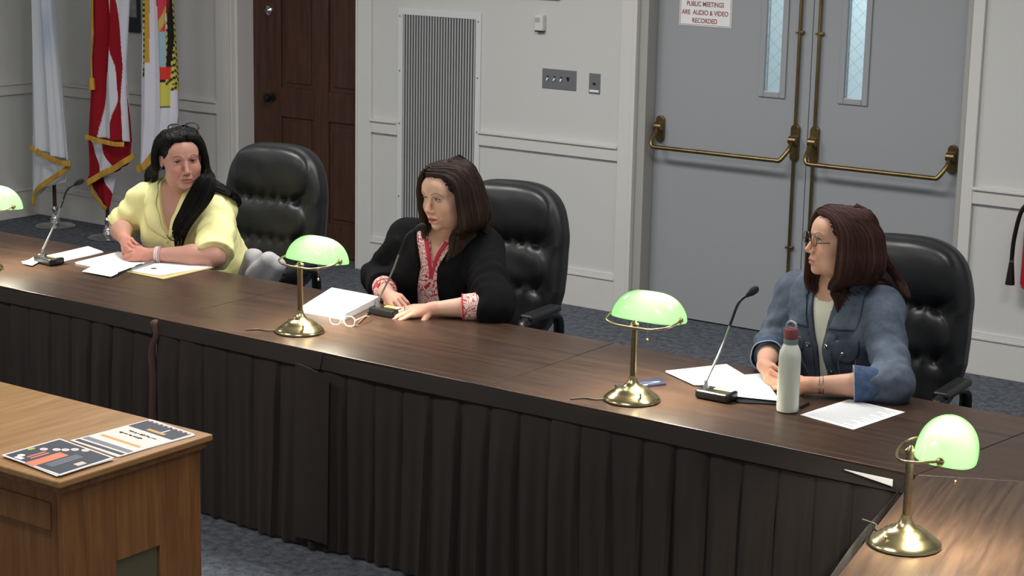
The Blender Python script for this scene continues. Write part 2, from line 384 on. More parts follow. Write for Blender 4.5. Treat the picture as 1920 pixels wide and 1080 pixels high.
# thermostat, switch plates
root = thing('thermostat', 'small white wall thermostat above the switch plates', 'thermostat', (-6.28, 0, 1.6))
MB().bx(-6.31, -6.25, -.035, 0, 1.575, 1.665).build('thermostat_body', mat('thermo_white', S(214, 212, 206), .5), root, smooth=False, bevel=.006)
MB().bx(-6.307, -6.253, -.03, -.002, 1.569, 1.5755).build('base_strip', M['black'], root, smooth=False)
MB().bx(-6.303, -6.27, -.037, -.034, 1.625, 1.65).build('display', mat('thermo_display', S(170, 172, 168), .3), root, smooth=False)
root = thing('switch_plate', 'wide steel wall plate with four toggle switches', 'switch', (-6.146, 0, 1.3))
MB().bx(-6.264, -6.03, -.006, 0, 1.248, 1.362).build('plate', M['steel'], root, smooth=False, bevel=.002)
for k in range(4):
    x = -6.225+k*.047
    MB().tube([(x, -.006, 1.308), (x, -.02, 1.295+(.026 if k == 3 else 0))], [.005, .004], 8).build('toggle', M['paper'] if k < 3 else M['black'], root)
    MB().box((x, -.0065, 1.31), (.01, .002, .024)).build('toggle_slot', M['black'], root, smooth=False)
root = thing('key_switch_plate', 'narrow steel wall plate with one key switch beside the doors', 'switch', (-5.905, 0, 1.3))
MB().bx(-5.942, -5.868, -.006, 0, 1.242, 1.358).build('plate', M['steel'], root, smooth=False, bevel=.002)
MB().lathe([(.008, 0), (.008, .006), (.003, .008)], (-5.905, -.006, 1.3), 12, Matrix.Rotation(PI/2, 3, 'X')).build('key_switch', M['black'], root)
MB().bx(-5.935, -5.875, -.009, -.006, 1.252, 1.264).build('label_strip', M['paper'], root, smooth=False)
# pictures whose lower edge shows at the top
root = thing('picture_frame', 'black picture frame whose lower edge shows above the thermostat', 'picture', (-6.35, 0, 1.75))
f = MB(); x0, x1, z0, z1 = -6.6, -6.157, 1.757, 2.1
frame(f, x0, x1, z0, z1, .025, -.02, 0)
f.build('frame', M['black'], root, smooth=False, bevel=.002)
MB().bx(x0+.02, x1-.02, -.01, 0, z0+.02, z1-.02).build('mount_board', M['paper'], root, smooth=False)
root = thing('framed_photograph', 'dark framed picture hung on the wall between the red striped flag and the seal flag', 'picture', (-9.62, 0, 1.45))
f = MB(); x0, x1, z0, z1 = -9.80, -9.545, 1.36, 1.62
frame(f, x0, x1, z0, z1, .02, -.02, 0, .1)
f.build('frame', mat('dark_frame', S(34, 38, 46), .4), root, smooth=False, bevel=.002)
MB().bx(x0+.015, x1-.015, -.01, 0, z0+.08, z1-.015).build('picture_sheet', mat('picture_grey', S(150, 152, 156), .6, noise=(30, (1, 1, 1), .3)), root, smooth=False)
# fire extinguisher
root = thing('fire_extinguisher', 'red fire extinguisher with black hose on the wall at the right edge', 'fire extinguisher', (-3.25, -.09, .45))
cx, cy = -3.235, -.09
MB().lathe([(.06, .50), (.07, .505), (.075, .53), (.075, .80), (.07, .84), (.045, .87), (.02, .885), (.02, .9)], (cx, cy, 0), 28).build('cylinder', mat('extinguisher_red', S(168, 20, 32), .3, coat=.4), root)
MB().lathe([(.022, .89), (.022, .93), (.012, .94)], (cx, cy, 0), 16).build('valve', M['brass'], root)
hd = MB(); hd.box((cx+.03, cy, .955), (.12, .02, .012), M=Matrix.Rotation(-.25, 3, 'Y')); hd.box((cx+.03, cy, .93), (.1, .02, .008)); hd.build('handle', M['black'], root, smooth=False, bevel=.003)
hs = catmull([(cx-.02, cy, .915), (cx-.06, cy-.02, .92), (cx-.095, cy-.02, .87), (cx-.118, cy-.02, .74), (cx-.122, cy-.02, .635)], 6)
MB().tube(hs, .011, 10).build('hose', M['black'], root)
MB().lathe([(.013, 0), (.013, .012)], (cx-.122, cy-.02, .623), 12).build('hose_ring', M['chrome'], root)
MB().lathe([(.024, .51), (.012, .625)], (cx-.122, cy-.02, 0), 14).build('nozzle', M['black'], root)
# suspended light fittings (the lamps that light the room)
pm = mat('light_diffuser', (1, 1, 1, 1), .5, emis=((1, .98, .94, 1), 3.0))
for i, (x, y, p) in enumerate(PANELS):
    r = thing('ceiling_light', 'rectangular ceiling light panel over the room', 'light', (x, y, CEIL), 0, 'ceiling light panels')
    MB().bx(x-.64, x+.64, y-.34, y+.34, CEIL-.03, CEIL).build('housing', M['trim'], r, smooth=False)
    MB().bx(x-.6, x+.6, y-.3, y+.3, CEIL-.035, CEIL-.03).build('diffuser', pm, r, smooth=False)
# ------------------------------------------------------------------ tables and skirts
TF, TB, TZ = -4.01, -3.205, .74
A0 = Vector((-2.145, -4.012)); WD = Vector((.205, -.979)).normalized()
def table(name, label, poly, m, legs):
    r = thing(name, label, 'table', (sum(p[0] for p in poly)/len(poly), sum(p[1] for p in poly)/len(poly), 0), 0, None)
    MB().prism(poly, TZ-.028, TZ).build('tabletop', m, r, smooth=False, bevel=.0025)
    MB().prism([(p[0]*.9999, p[1]*.9999) for p in poly], TZ-.034, TZ-.027).build('edge_band', M['table_edge'], r, smooth=False)
    for x, y in legs: MB().tube([(x, y, 0), (x, y, TZ-.03)], .016, 10).build('leg', M['steel'], r)
g = .0012
xs = [-8.4, -6.84, -5.28, -3.715, -2.075]
labs = ['walnut topped table in front of the flags at the left edge', 'walnut topped table holding the yellow-shirted woman\'s papers', 'walnut topped table under the black-jacketed woman\'s notepad', 'walnut topped table carrying the white water bottle']
for k in range(4):
    a, b = xs[k]+g, xs[k+1]-g
    poly = [(a, TF), (b, TF), (b, TB), (a, TB)]
    if k == 3: poly = [(a, TF), (A0.x-g, TF), (-2.035-g, TB), (a, TB)]
    table('folding_table', labs[k], poly, M['table'], [(a+.12, TF+.1), (b-.16, TF+.1), (a+.12, TB-.1), (b-.16, TB-.1)])
Bp = Vector((-1.30, -3.60))
table('corner_table', 'wedge shaped corner table filling the bend at the right', [(A0.x+g, A0.y+.003), (Bp.x, Bp.y+g), (-1.2, TB), (-2.035+g, TB)], M['table'], [(-1.85, -3.35), (-1.4, -3.4)])
C0 = A0+WD*1.75
perp = Vector((.98, .2)).normalized()
table('wing_table', 'walnut table running toward the camera at the right, holding the nearest lamp', [(A0.x+g, A0.y-g), (C0.x, C0.y), (C0.x+perp.x*.9, C0.y+perp.y*.9), (Bp.x, Bp.y-g)], M['wing'],
      [(C0.x+.15, C0.y+.15), (C0.x+.75, C0.y+.2), (-1.9, -4.2)])
# pleated skirting: a smooth band and box pleats
def skirt(name, label, p0, p1, z1=.735, z0=.012, pitch=.125, out=.014, seed=0, lift=0.0, flap=False):
    rg = np.random.default_rng(seed); p0, p1 = Vector(p0), Vector(p1); L = (p1-p0).length; t = (p1-p0)/L; nrm = Vector((t.y, -t.x))
    r = thing(name, label, 'table skirt', (p0.x, p0.y, 0))
    N = int(L/.006); ph = rg.uniform(-.25, .25, int(L/pitch)+3); am = rg.uniform(.7, 1.25, int(L/pitch)+3); rows = 26
    vs = []
    for j in range(rows+1):
        v = j/rows
        for i in range(N+1):
            s = L*i/N; k = s/pitch + .5*math.sin(s*2.3+seed)*.25; ki = int(k); fr = k-ki+ph[ki % len(ph)]*.25*v
            fr = fr % 1.0
            w_ = .5-abs(fr-.5)                                       # 0 at a fold line
            prof = min(1, w_/(.10+.13*v*(.5+.5*math.sin(ki*2.3+seed))))
            groove = ((prof*prof*(3-2*prof))*.62+.38*(1-(2*w_-1)**2))*.030*am[ki % len(am)]*(.75+.25*math.sin(fr*PI*1.3+ki))
            soft = .006*math.sin(fr*2*PI*2+seed)*v + .008*math.sin(s*5.1+v*2+seed)*v
            d_ = out + (groove*(.35+.65*min(1, v*4)) + soft*1.6 if v > 0 else groove*.35) + .012*v
            p = p0+t*s+nrm*d_
            vs.append((p.x, p.y, z1-.045+(z0-z1+.045)*v + .004*math.sin(s*9+seed)*(1-v)))
    fs = [(j*(N+1)+i, j*(N+1)+i+1, (j+1)*(N+1)+i+1, (j+1)*(N+1)+i) for j in range(rows) for i in range(N)]
    o = MB(); o.add(vs, fs); o.build('pleated_cloth', M['skirt'], r, solid=.0015, offset=-1.)
    bd = MB(); nb = int(L/.05)
    def F(u, v):
        s = L*u; d_ = .018+.006*math.sin(s*4.4+seed*2)*(v)+.016*v; p = p0+t*s+nrm*d_
        return (p.x, p.y, z1+.006*math.sin(s*6+seed)*(1-v)+.008*abs(math.sin(s*3.1))*(1-v)-.050*v)
    bd.grid(F, nb, 4).build('header_band', M['skirt'], r, solid=.0015, offset=-1.)
    return r
skirt('table_skirt', 'dark brown pleated table skirt at the left edge', (-7.9, TF), (-5.29, TF), seed=1)
skirt('table_skirt', 'dark brown pleated table skirt under the first full lamp', (-5.275, TF), (-4.435, TF), seed=2)
skirt('table_skirt', 'long dark brown pleated table skirt in the middle', (-4.45, TF), (A0.x+.0, TF), seed=3)
skirt('table_skirt', 'dark brown pleated skirt along the wing table', (A0.x-.0, A0.y-.04), (C0.x, C0.y), seed=4, z1=.725)
for nm, lab, x, zt in [('skirt_tie', 'rust brown gathered skirt end hanging at the first skirt join', -5.283, .715), ]:
    pts = catmull([(x-.01, TF-.012, .735), (x, TF-.03, .72), (x+.012, TF-.035, .68), (x-.004, TF-.045, .62), (x+.006, TF-.05, .5), (x, TF-.055, .3)], 5)
    n = len(pts); rr = [.008+.010*math.sin(min(1, i/6)*PI*.9)+.004*(i/n) for i in range(n)]
    tag(MB().tube(pts, rr, 10, flat=.6).build(nm, mat('rust_cloth', S(74, 52, 44), .85)), lab, 'table skirt')
# loose flap where the second and third skirts overlap
def F(u, v):
    s = -4.53+.16*u; return (s, TF-.062-.012*math.sin(u*PI)-.01*v, .70+.01*math.sin(u*3)-.03*u*(1-v)-.66*v)
tag(MB().grid(F, 8, 12).build('skirt_flap', M['skirt'], solid=.002), 'loose overlapping skirt end with a ragged top corner', 'table skirt')
# white paper edge hanging from the corner
def F(u, v):
    a = at(1598, 872, .728); b = at(1688, 891, .728); p = a.lerp(b, u); return (p.x, TF-.052+.0*u, p.z - v*(.002+.02*u) )
tag(MB().grid(F, 6, 2).build('paper_strip', M['paper'], solid=.001), 'white paper strip poking out under the table edge by the corner', 'paper')
# ------------------------------------------------------------------ oak cabinet in the foreground
OZ = .80
a = at(388, 811, OZ); b_ = at(123, 908, OZ)
ox1 = (a.x+b_.x)/2; oy1 = a.y; oy0 = b_.y; ox0 = ox1-1.75
root = thing('oak_cabinet', 'light oak cabinet with flyers on it in the left foreground', 'cabinet', (ox1-.8, (oy0+oy1)/2, 0))
MB().bx(ox0, ox1, oy0, oy1, OZ-.02, OZ).build('top_board', M['oak'], root, smooth=False, bevel=.004)
MB().bx(ox0, ox1-.012, oy0+.012, oy1-.012, OZ-.042, OZ-.02).build('top_moulding', M['oak_side'], root, smooth=False, bevel=.006)
c_ = MB(); sx1 = ox1-.028; sy0, sy1 = oy0+.028, oy1-.028
c_.bx(ox0+.03, sx1-.021, sy0+.021, sy1-.02, .02, OZ-.042)
c_.build('carcass', M['oak_side'], root, smooth=False)
fr = MB(); t_ = .02
for y0, y1 in ((sy0, sy0+.2), (sy1-.17, sy1)): fr.bx(sx1-t_, sx1, y0, y1, .02, OZ-.042)
fr.bx(sx1-t_, sx1, sy0+.2001, sy1-.1701, .5, OZ-.042); fr.bx(sx1-t_, sx1, sy0+.2001, sy1-.1701, .02, .12)
fr.build('side_frame', M['oak_side'], root, smooth=False, bevel=.002)
MB().bx(sx1-.012, sx1-.008, sy0+.2, sy1-.17, .12, .5).build('side_panel', mat('cabinet_glass', S(92, 84, 58), .15, spec=.6), root, smooth=False)
fr = MB(); fr.bx(ox0+.03, sx1-.0205, sy0, sy0+.02, .02, OZ-.042); fr.build('front_board', M['oak_side'], root, smooth=False)
MB().bx(ox0+.03, sx1-.04, sy0-.006, sy0, OZ-.16, OZ-.08).build('front_rail', M['oak_side'], root, smooth=False, bevel=.002)
# flyers
def sheet(name, label, c4, z, draw=None, thick=.0012, m=None, cat='paper', group=None, layers=1, jit=0):
    """c4: four (x,y) corners counter-clockwise from the reading bottom-left"""
    cx = sum(p[0] for p in c4)/4; cy = sum(p[1] for p in c4)/4
    r = thing(name, label, cat, (cx, cy, z), 0, group)
    for k in range(layers):
        j = random.uniform(-jit, jit); s_ = math.sin(j); 
        q = [((p[0]-cx)*math.cos(j)-(p[1]-cy)*s_+cx, (p[0]-cx)*s_+(p[1]-cy)*math.cos(j)+cy) for p in c4]
        if k == layers-1: q = c4
        MB().prism(q, z+k*thick, z+(k+1)*thick-.0001).build('sheet', m or M['paper'], r, smooth=False)
    zt = z+layers*thick
    P = [Vector((p[0], p[1], 0)) for p in c4]
    def uv(u, v, dz=0): return (P[0]*(1-u)*(1-v)+P[1]*u*(1-v)+P[2]*u*v+P[3]*(1-u)*v)+Vector((0, 0, zt+dz))
    if draw: draw(r, uv)
    return r
def patch(r, uv, u0, u1, v0, v1, m, name='printed_block', dz=.0002):
    o = MB(); vs = [uv(u0, v0, dz), uv(u1, v0, dz), uv(u1, v1, dz), uv(u0, v1, dz)]
    o.add(vs, [(0, 1, 2, 3)]); return o.build(name, m, r, smooth=False)
def disc(r, uv, u, v, ru, rv, m, dz=.0004, name='printed_portrait'):
    n = 20; o = MB(); o.add([uv(u+ru*math.cos(2*PI*k/n), v+rv*math.sin(2*PI*k/n), dz) for k in range(n)], [tuple(range(n))]); return o.build(name, m, r, smooth=False)
def uvtext(r, uv, u, v, s, body, m, wid=1.0, dz=.0005):
    o = uv(u, v, dz); ex = (uv(u+.01, v)-uv(u, v)).normalized(); ez = Vector((0, 0, 1)); ey = ez.cross(ex)
    M4 = Matrix(((ex.x*wid, ey.x, 0, o.x), (ex.y*wid, ey.y, 0, o.y), (0, 0, 1, o.z), (0, 0, 0, 1)))
    return text(body, s, (0, 0, 0), 0, 0, m, r, M4=M4, ext=.0)
ink = {k: mat('ink_'+k, S(*c), .55) for k, c in dict(navy=(46, 52, 66), orange=(232, 128, 92), white=(235, 232, 235), cream=(244, 222, 214), gold=(214, 160, 96), grey=(120, 128, 140), pink=(238, 200, 190), lime=(170, 190, 90), dark=(30, 32, 38), text=(172, 174, 184)).items()}
def fl1(r, uv):                                   # dark flyer with an orange banner and portraits
    patch(r, uv, .03, .97, .03, .97, ink['navy']); patch(r, uv, .0, .62, .44, .60, ink['orange'], dz=.0003)
    for u, v in ((.55, .82), (.66, .70), (.74, .62), (.84, .55), (.92, .44)): disc(r, uv, u, v, .055, .05, ink['white']); disc(r, uv, u, v, .04, .036, ink['pink'], .0006)
    disc(r, uv, .44, .93, .06, .03, ink['lime']); disc(r, uv, .17, .83, .055, .045, ink['white'])
    patch(r, uv, .05, .13, .72, .84, ink['white'], dz=.0003)
    for k in range(2): patch(r, uv, .18, .5, .66+.06*k, .69+.06*k, ink['orange'], 'printed_line', .0003)
    for k in range(3): patch(r, uv, .15, .72, .37-.045*k, .395-.045*k, ink['grey'], 'printed_line', .0003)
    patch(r, uv, .42, .58, .08, .17, ink['pink'], dz=.0003)
def fl2(r, uv):                                   # cream flyer with a dark picture at its top
    patch(r, uv, .02, .98, .02, .98, ink['cream']); patch(r, uv, .03, .97, .70, .97, ink['navy'], dz=.0003)
    patch(r, uv, .35, .72, .74, .79, ink['gold'], dz=.0004); patch(r, uv, .6, .63, .78, .9, ink['white'], dz=.0005)
    for k in range(9): disc(r, uv, .08+.105*k, .955, .03, .012, ink['pink'])
    rg = random.Random(5)
    for v0, ua, ub in ((.60, .22, .82), (.51, .16, .66)):             # handwriting too small to read
        pts = [uv(ua+(ub-ua)*k/60, v0+.014*math.sin(k*1.9)+rg.uniform(-.010, .010), .0008) for k in range(61)]
        for a_ in range(0, 60, 12): MB().tube(pts[a_:a_+11], .0009, 4).build('script_line', ink['dark'], r)
    patch(r, uv, .1, .9, .30, .35, ink['gold'], dz=.0003); patch(r, uv, .03, .97, .12, .2, ink['grey'], dz=.0003); patch(r, uv, .03, .97, .03, .09, ink['navy'], dz=.0003)
def q4(pts, z): return [tuple(at(x, y, z)[:2]) for x, y in pts]
zf = OZ+.0005
sheet('flyer', 'cream and dark flyer lying further back on the oak cabinet', [q4([(132, 828)], zf)[0], q4([(225, 858)], zf)[0], q4([(366, 816)], zf)[0], q4([(281, 788)], zf)[0]], zf, fl2, layers=3, jit=.06)
sheet('flyer', 'dark flyer with orange banner and round portraits nearest the cabinet corner', [q4([(112, 893)], zf+.005)[0], q4([(214, 860)], zf+.005)[0], q4([(112, 824)], zf+.005)[0], q4([(3, 855)], zf+.005)[0]], zf+.0045, fl1, layers=3, jit=.05)
# ------------------------------------------------------------------ banker's lamps
def shade_material():
    m = NT('green_glass_shade'); t = m.t; t.nodes.remove(m.b); out = t.nodes['Material Output']
    tr = m.n('ShaderNodeBsdfTranslucent'); tr.inputs[0].default_value = (.64, .995, .64, 1)
    gl = m.n('ShaderNodeBsdfGlossy'); gl.inputs['Roughness'].default_value = .12; gl.inputs[0].default_value = (.8, .9, .8, 1)
    df = m.n('ShaderNodeBsdfDiffuse'); df.inputs[0].default_value = (.06, .45, .08, 1)
    a = m.n('ShaderNodeMixShader'); a.inputs[0].default_value = .04; m.l(tr.outputs[0], a.inputs[1]); m.l(df.outputs[0], a.inputs[2])
    fr = m.n('ShaderNodeFresnel', IOR=1.4); b = m.n('ShaderNodeMixShader'); m.l(fr.outputs[0], b.inputs[0]); m.l(a.outputs[0], b.inputs[1]); m.l(gl.outputs[0], b.inputs[2])
    m.l(b.outputs[0], out.inputs[0]); return m.m
M['shade'] = shade_material()
M['bulb'] = mat('lit_bulb', (1, 1, 1, 1), .5, emis=((1, .92, .76, 1), 1150.0))
M['cord'] = mat('dark_cord', S(60, 56, 44), .4)
def make_lamp(label):
    r = thing('bankers_lamp', label, 'lamp', (0, 0, 0), 0)
    bp = [(.093, 0), (.096, .004), (.095, .010), (.086, .018), (.072, .028), (.062, .034), (.058, .040), (.050, .043), (.046, .047), (.036, .049), (.027, .054), (.019, .064), (.0135, .076), (.012, .084)]
    MB().lathe(bp, n=56).build('base', M['lamp_brass'], r, local=True)
    MB().lathe([(.0105, .080), (.0105, .250), (.014, .253), (.014, .262), (.008, .268), (.004, .274)], n=24).build('pole', M['lamp_brass'], r, local=True)
    # U bracket: passes behind the pole, arms reaching forward to the shade ends
    pts = [(-.122, .085, .275), (-.127, .05, .270), (-.112, .0, .262), (-.075, -.024, .257), (-.03, -.032, .256), (.03, -.032, .256), (.075, -.024, .257), (.112, .0, .262), (.127, .05, .270), (.122, .085, .275)]
    MB().tube(catmull(pts, 5), .0040, 10).build('bracket', M['lamp_brass'], r, local=True)
    MB().tube([(0, 0, .257), (0, -.032, .256)], .0045, 10).build('bracket_stem', M['lamp_brass'], r, local=True)
    for s in (-1, 1): MB().lathe([(.010, -.006), (.012, 0), (.010, .006), (.004, .010)], (s*.124, .085, .275), 14, Matrix.Rotation(s*PI/2, 3, 'Y')).build('pivot_knob', M['lamp_brass'], r, local=True)
    # glass shade: a long half dome, open underneath
    L = .126; nu, nv = 40, 24
    tilt = Matrix.Rotation(math.radians(-5), 3, 'X')
    def SP(u, v):
        u2 = -1+2*u; a = PI*v; k = max(1-abs(u2)**3.2, 0)**.5
        y = -math.cos(a)*.080*(.30+.70*k); z = math.sin(a)*.092*(k if a > 0 and a < PI else 1)
        return Vector((u2*L, .092, .268)) + tilt @ Vector((0, y, z-.006))
    MB().grid(SP, nu, nv).build('glass_shade', M['shade'], r, local=True, solid=.003)
    MB().lathe([(.004, -.052), (.0125, -.044), (.0145, 0), (.0125, .044), (.004, .052)], (.03, .094, .320), 14, Matrix.Rotation(PI/2, 3, 'Y')).build('light_bulb', M['bulb'], r, local=True)
    MB().tube([(-.028, .094, .320), (-.065, .094, .316)], .013, 12).build('bulb_socket', M['lamp_brass'], r, local=True)
    ch = MB().tube([(-.02, .118, .29), (-.02, .118, .185)], .0017, 6).build('pull_chain', M['lamp_brass'], r, local=True)
    MB().ball((-.02, .118, .181), .0055, 10).build('chain_bead', M['lamp_brass'], ch, local=True)
    MB().lathe([(.004, 0), (.003, .012), (.006, .016), (.002, .021)], (.060, -.045, .022), 10).build('switch_knob', M['lamp_brass'], r, local=True)
    pts = catmull([(-.06, -.055, .006), (-.09, -.085, .004), (-.13, -.09, .0035), (-.16, -.13, .0035)], 6)
    MB().tube(pts, .0028, 8).build('power_cord', M['cord'], r, local=True)
    return r
p1 = Vector((-6.545, -3.84)); p2 = at(563, 622); p3 = at(1185, 750); p4 = at(1696, 1022)
lamp = make_lamp('brass banker\'s lamp with green shade left of the black-jacketed woman\'s notepad'); lamp.location = (p2.x, p2.y, TZ); lamp.rotation_euler = (0, 0, -.06)
dup(lamp, (p1.x, p1.y, TZ), 0, 'green shaded banker\'s lamp cut off by the left edge of the photo')
dup(lamp, (p3.x, p3.y, TZ), 0, 'brass banker\'s lamp with green shade standing over the dark blue booklet')
dup(lamp, (p4.x, p4.y, TZ), -1.25, 'nearest banker\'s lamp, on the wing table with its pull chain hanging')

# ------------------------------------------------------------------ gooseneck microphones
ybut = mat('mic_yellow_button', S(226, 222, 120), .4)
def mic(label, px, py, top, ang):
    """px,py base centre pixel; top = (x,y,z) of the head; ang = base yaw"""
    p = at(px, py); r = thing('gooseneck_microphone', label, 'microphone', (p.x, p.y, TZ), ang)
    b = MB(); pr = [(-.062, -.04), (.062, -.04), (.066, -.01), (.062, .04), (-.062, .04), (-.066, .01)]
    b.prism(pr, .002, .032); b.build('mic_base', M['black'], r, local=True, smooth=False, bevel=.008, seg=3)
    MB().box((.02, .008, .034), (.062, .022, .004)).build('talk_button', ybut, r, local=True, smooth=False, bevel=.0015)
    MB().box((.048, .010, .0345), (.02, .026, .004)).build('side_button', M['paper'], r, local=True, smooth=False, bevel=.0015)
    MB().lathe([(.011, .03), (.011, .038), (.007, .044), (.006, .06)], (-.038, -.006, 0), 14).build('mic_socket', M['chrome'], r, local=True)
    t = r.matrix_world; R = Matrix.Rotation(-ang, 3, 'Z'); T = R @ (Vector(top)-Vector((p.x, p.y, TZ)))
    a = Vector((-.038, -.006, .055)); d = T-a
    pts = catmull([a, a+d*.33+Vector((0, 0, .012)), a+Vector((d.x*.55, d.y*.55, d.z*.68)), a+Vector((d.x*.72, d.y*.72, d.z*.90)), T], 6)
    k = int(len(pts)*.45)
    MB().tube(pts[:k+1], .0042, 8).build('mic_stem', M['steel'], r, local=True)
    MB().tube(pts[k:], .0048, 8).build('mic_neck', M['black'], r, local=True)
    e = (pts[-1]-pts[-2]).normalized()
    rot = Vector((0, 0, 1)).rotation_difference(e).to_matrix()
    MB().lathe([(.006, -.02), (.009, -.008), (.0125, 0), (.0135, .012), (.012, .024), (.006, .031)], pts[-1], 14, rot).build('mic_head', mat('mic_foam', S(22, 22, 24), .9), r, local=True)
    return r
def top_on(px, py, Y): return atY(px, py, Y)
mic('black gooseneck microphone in front of the yellow-shirted woman, at the far left', 92, 494, top_on(146, 343, -3.47), -.1)
mic('black gooseneck microphone touching the black-jacketed woman\'s hands', 725, 591, top_on(784, 428, -3.33), .0)
mic('black gooseneck microphone left of the white water bottle', 1343, 748, top_on(1408, 549, -3.52), .0)

# ------------------------------------------------------------------ papers and small things on the table
Z0 = TZ+.0006
def quad(pts, z=TZ): return [tuple(at(x, y, z)[:2]) for x, y in pts]
def loosepaper(name, label, pts, z=Z0, layers=1, jit=.0, m=None, thick=.001, draw=None, group=None, cat='paper'):
    return sheet(name, label, quad(pts, z), z, draw, thick, m, cat, group, layers, jit)
def lines(n, u0=.1, u1=.9, v0=.1, v1=.9, gap=.25, seed=3):
    rg = random.Random(seed)
    def d(r, uv):
        for k in range(n):
            v = v1-(v1-v0)*k/n
            patch(r, uv, u0, u1-(rg.random()*.15 if k % 4 else .25), v-(v1-v0)/n*gap, v, ink['text'], 'text_line', .0002)
    return d
loosepaper('document_stack', 'white papers lying behind the far left microphone', [(42, 492), (110, 494), (193, 473), (165, 463)], layers=3, jit=.05, thick=.0015)
loosepaper('loose_paper', 'curled white sheet sticking out under the far left microphone', [(42, 494), (60, 498), (90, 482), (75, 476)], z=Z0+.006)
fm = mat('manila_card', S(214, 190, 122), .7)
loosepaper('manila_folder', 'manila folder with papers under the yellow-shirted woman\'s forearm', [(222, 507), (306, 524), (402, 502), (306, 488)], layers=1, thick=.003, m=fm)
loosepaper('document_stack', 'white papers with a small dark emblem on the manila folder', [(232, 507), (300, 518), (398, 501), (300, 486)], z=Z0+.0035, layers=3, jit=.02, thick=.0012,
           draw=lambda r, uv: disc(r, uv, .42, .34, .06, .05, ink['dark'], name='printed_emblem'))
loosepaper('notepad', 'white notepad under the yellow-shirted woman\'s clasped hands', [(141, 494), (222, 510), (306, 492), (222, 474)], z=Z0, layers=4, jit=.01, thick=.0015)
loosepaper('index_card', 'small white card in front of the notepad', [(154, 509), (208, 519), (236, 506), (176, 498)], z=Z0+.0065, layers=1, thick=.001)
# pen
a = at(222, 512, TZ+.016); b_ = at(292, 489, TZ+.016)
r = thing('pen', 'black and grey pen resting across the papers before the yellow-shirted woman', 'pen', tuple(a))
MB().tube([a, a.lerp(b_, .32)], [.0035, .006], 10).build('pen_grip', M['black'], r)
MB().tube([a.lerp(b_, .32), b_], .0058, 10).build('pen_barrel', M['steel'], r)
MB().tube([a.lerp(b_, .45)+Vector((0, 0, .007)), a.lerp(b_, .62)+Vector((0, 0, .007))], .0022, 6).build('pen_clip', M['black'], r)
# notepad stack by the middle woman
r = loosepaper('paper_stack', 'thick white stack of paper beside the middle lamp', [(566, 586), (648, 600), (712, 567), (622, 550)], z=Z0, layers=9, jit=.004, thick=.0028)
def readers(name, label, o, ex, ey, m, w_=.058, tilt=0., temples=.12, fold=False, lens=None, rim=.0018, h_=.019, drop=True):
    """glasses: o bridge centre, ex towards one side, ey towards the temples' far ends"""
    ex = Vector(ex).normalized(); ey = Vector(ey); ey = (ey-ex*ey.dot(ex)).normalized(); ez = ex.cross(ey)
    r = thing(name, label, 'glasses', tuple(o))
    for s in (-1, 1):
        c = Vector(o)+ex*(s*(w_/2+.006)); pts = []
        for k in range(25):
            a = 2*PI*k/24; q = 2.8; ca, sa = math.cos(a), math.sin(a)
            pts.append(c+ex*(w_/2*.9*abs(ca)**(2/q)*(1 if ca > 0 else -1))+ez*(h_*abs(sa)**(2/q)*(1 if sa > 0 else -1)))
        MB().tube(pts, rim, 6, cap=False).build('rim', m, r)
        if lens:
            n = len(pts)-1; MB().add(pts[:-1], [tuple(range(n))]).build('lens', lens, r, smooth=False)
        e0 = Vector(o)+ex*(s*(w_+.006)); 
        MB().tube([e0+ez*.006, e0+ez*.006+ey*temples*.7, e0+ez*(.002 if not drop else -.004)+ey*temples], [rim*1.1, rim*.9, rim*.9], 6).build('temple', m, r)
    MB().tube(catmull([Vector(o)-ex*.008, Vector(o)+ez*.004, Vector(o)+ex*.008], 4), rim, 6).build('bridge', m, r)
    return r
clear = mat('clear_frame', S(226, 222, 216), .2)
lensm = NT('lens_glass'); lensm.b.inputs['Transmission Weight'].default_value = 1; lensm.b.inputs['Roughness'].default_value = .02; lensm.b.inputs['IOR'].default_value = 1.05; lensm.b.inputs['Base Color'].default_value = (.97, .98, .98, 1)
M['lens'] = lensm.m
o = at(642, 601, TZ+.02); e = (at(668, 604, TZ+.02)-o); readers('reading_glasses', 'clear framed reading glasses in front of the thick paper stack', o, e, Vector((-e.y, e.x, 0)), clear, w_=.05, lens=M['lens'], rim=.0022)
a = at(672, 606, TZ+.005); b_ = at(692, 586, TZ+.005)
r = thing('ballpoint_pen', 'thin dark pen lying between the reading glasses and the middle microphone', 'pen', tuple(a))
MB().tube([a, a.lerp(b_, .85)], [.0022, .0035], 8).build('pen_barrel', mat('pen_bronze', S(120, 88, 66), .35), r); MB().tube([a.lerp(b_, .85), b_], .0055, 8).build('pen_cap', M['black'], r)
# blue booklet
bm_ = mat('booklet_blue', S(30, 34, 54), .5)
loosepaper('booklet', 'dark blue booklet lying behind the lamp left of the denim-jacketed woman', [(1153, 724), (1165, 732), (1249, 722), (1238, 710)], z=Z0, layers=1, thick=.006, m=bm_,
           draw=lambda r, uv: (disc(r, uv, .62, .5, .16, .42, ink['grey'], name='printed_ring'), disc(r, uv, .62, .5, .12, .30, bm_, .0007, name='printed_ring_centre'), patch(r, uv, .75, .9, .45, .6, ink['white'], 'printed_line')), cat='booklet')
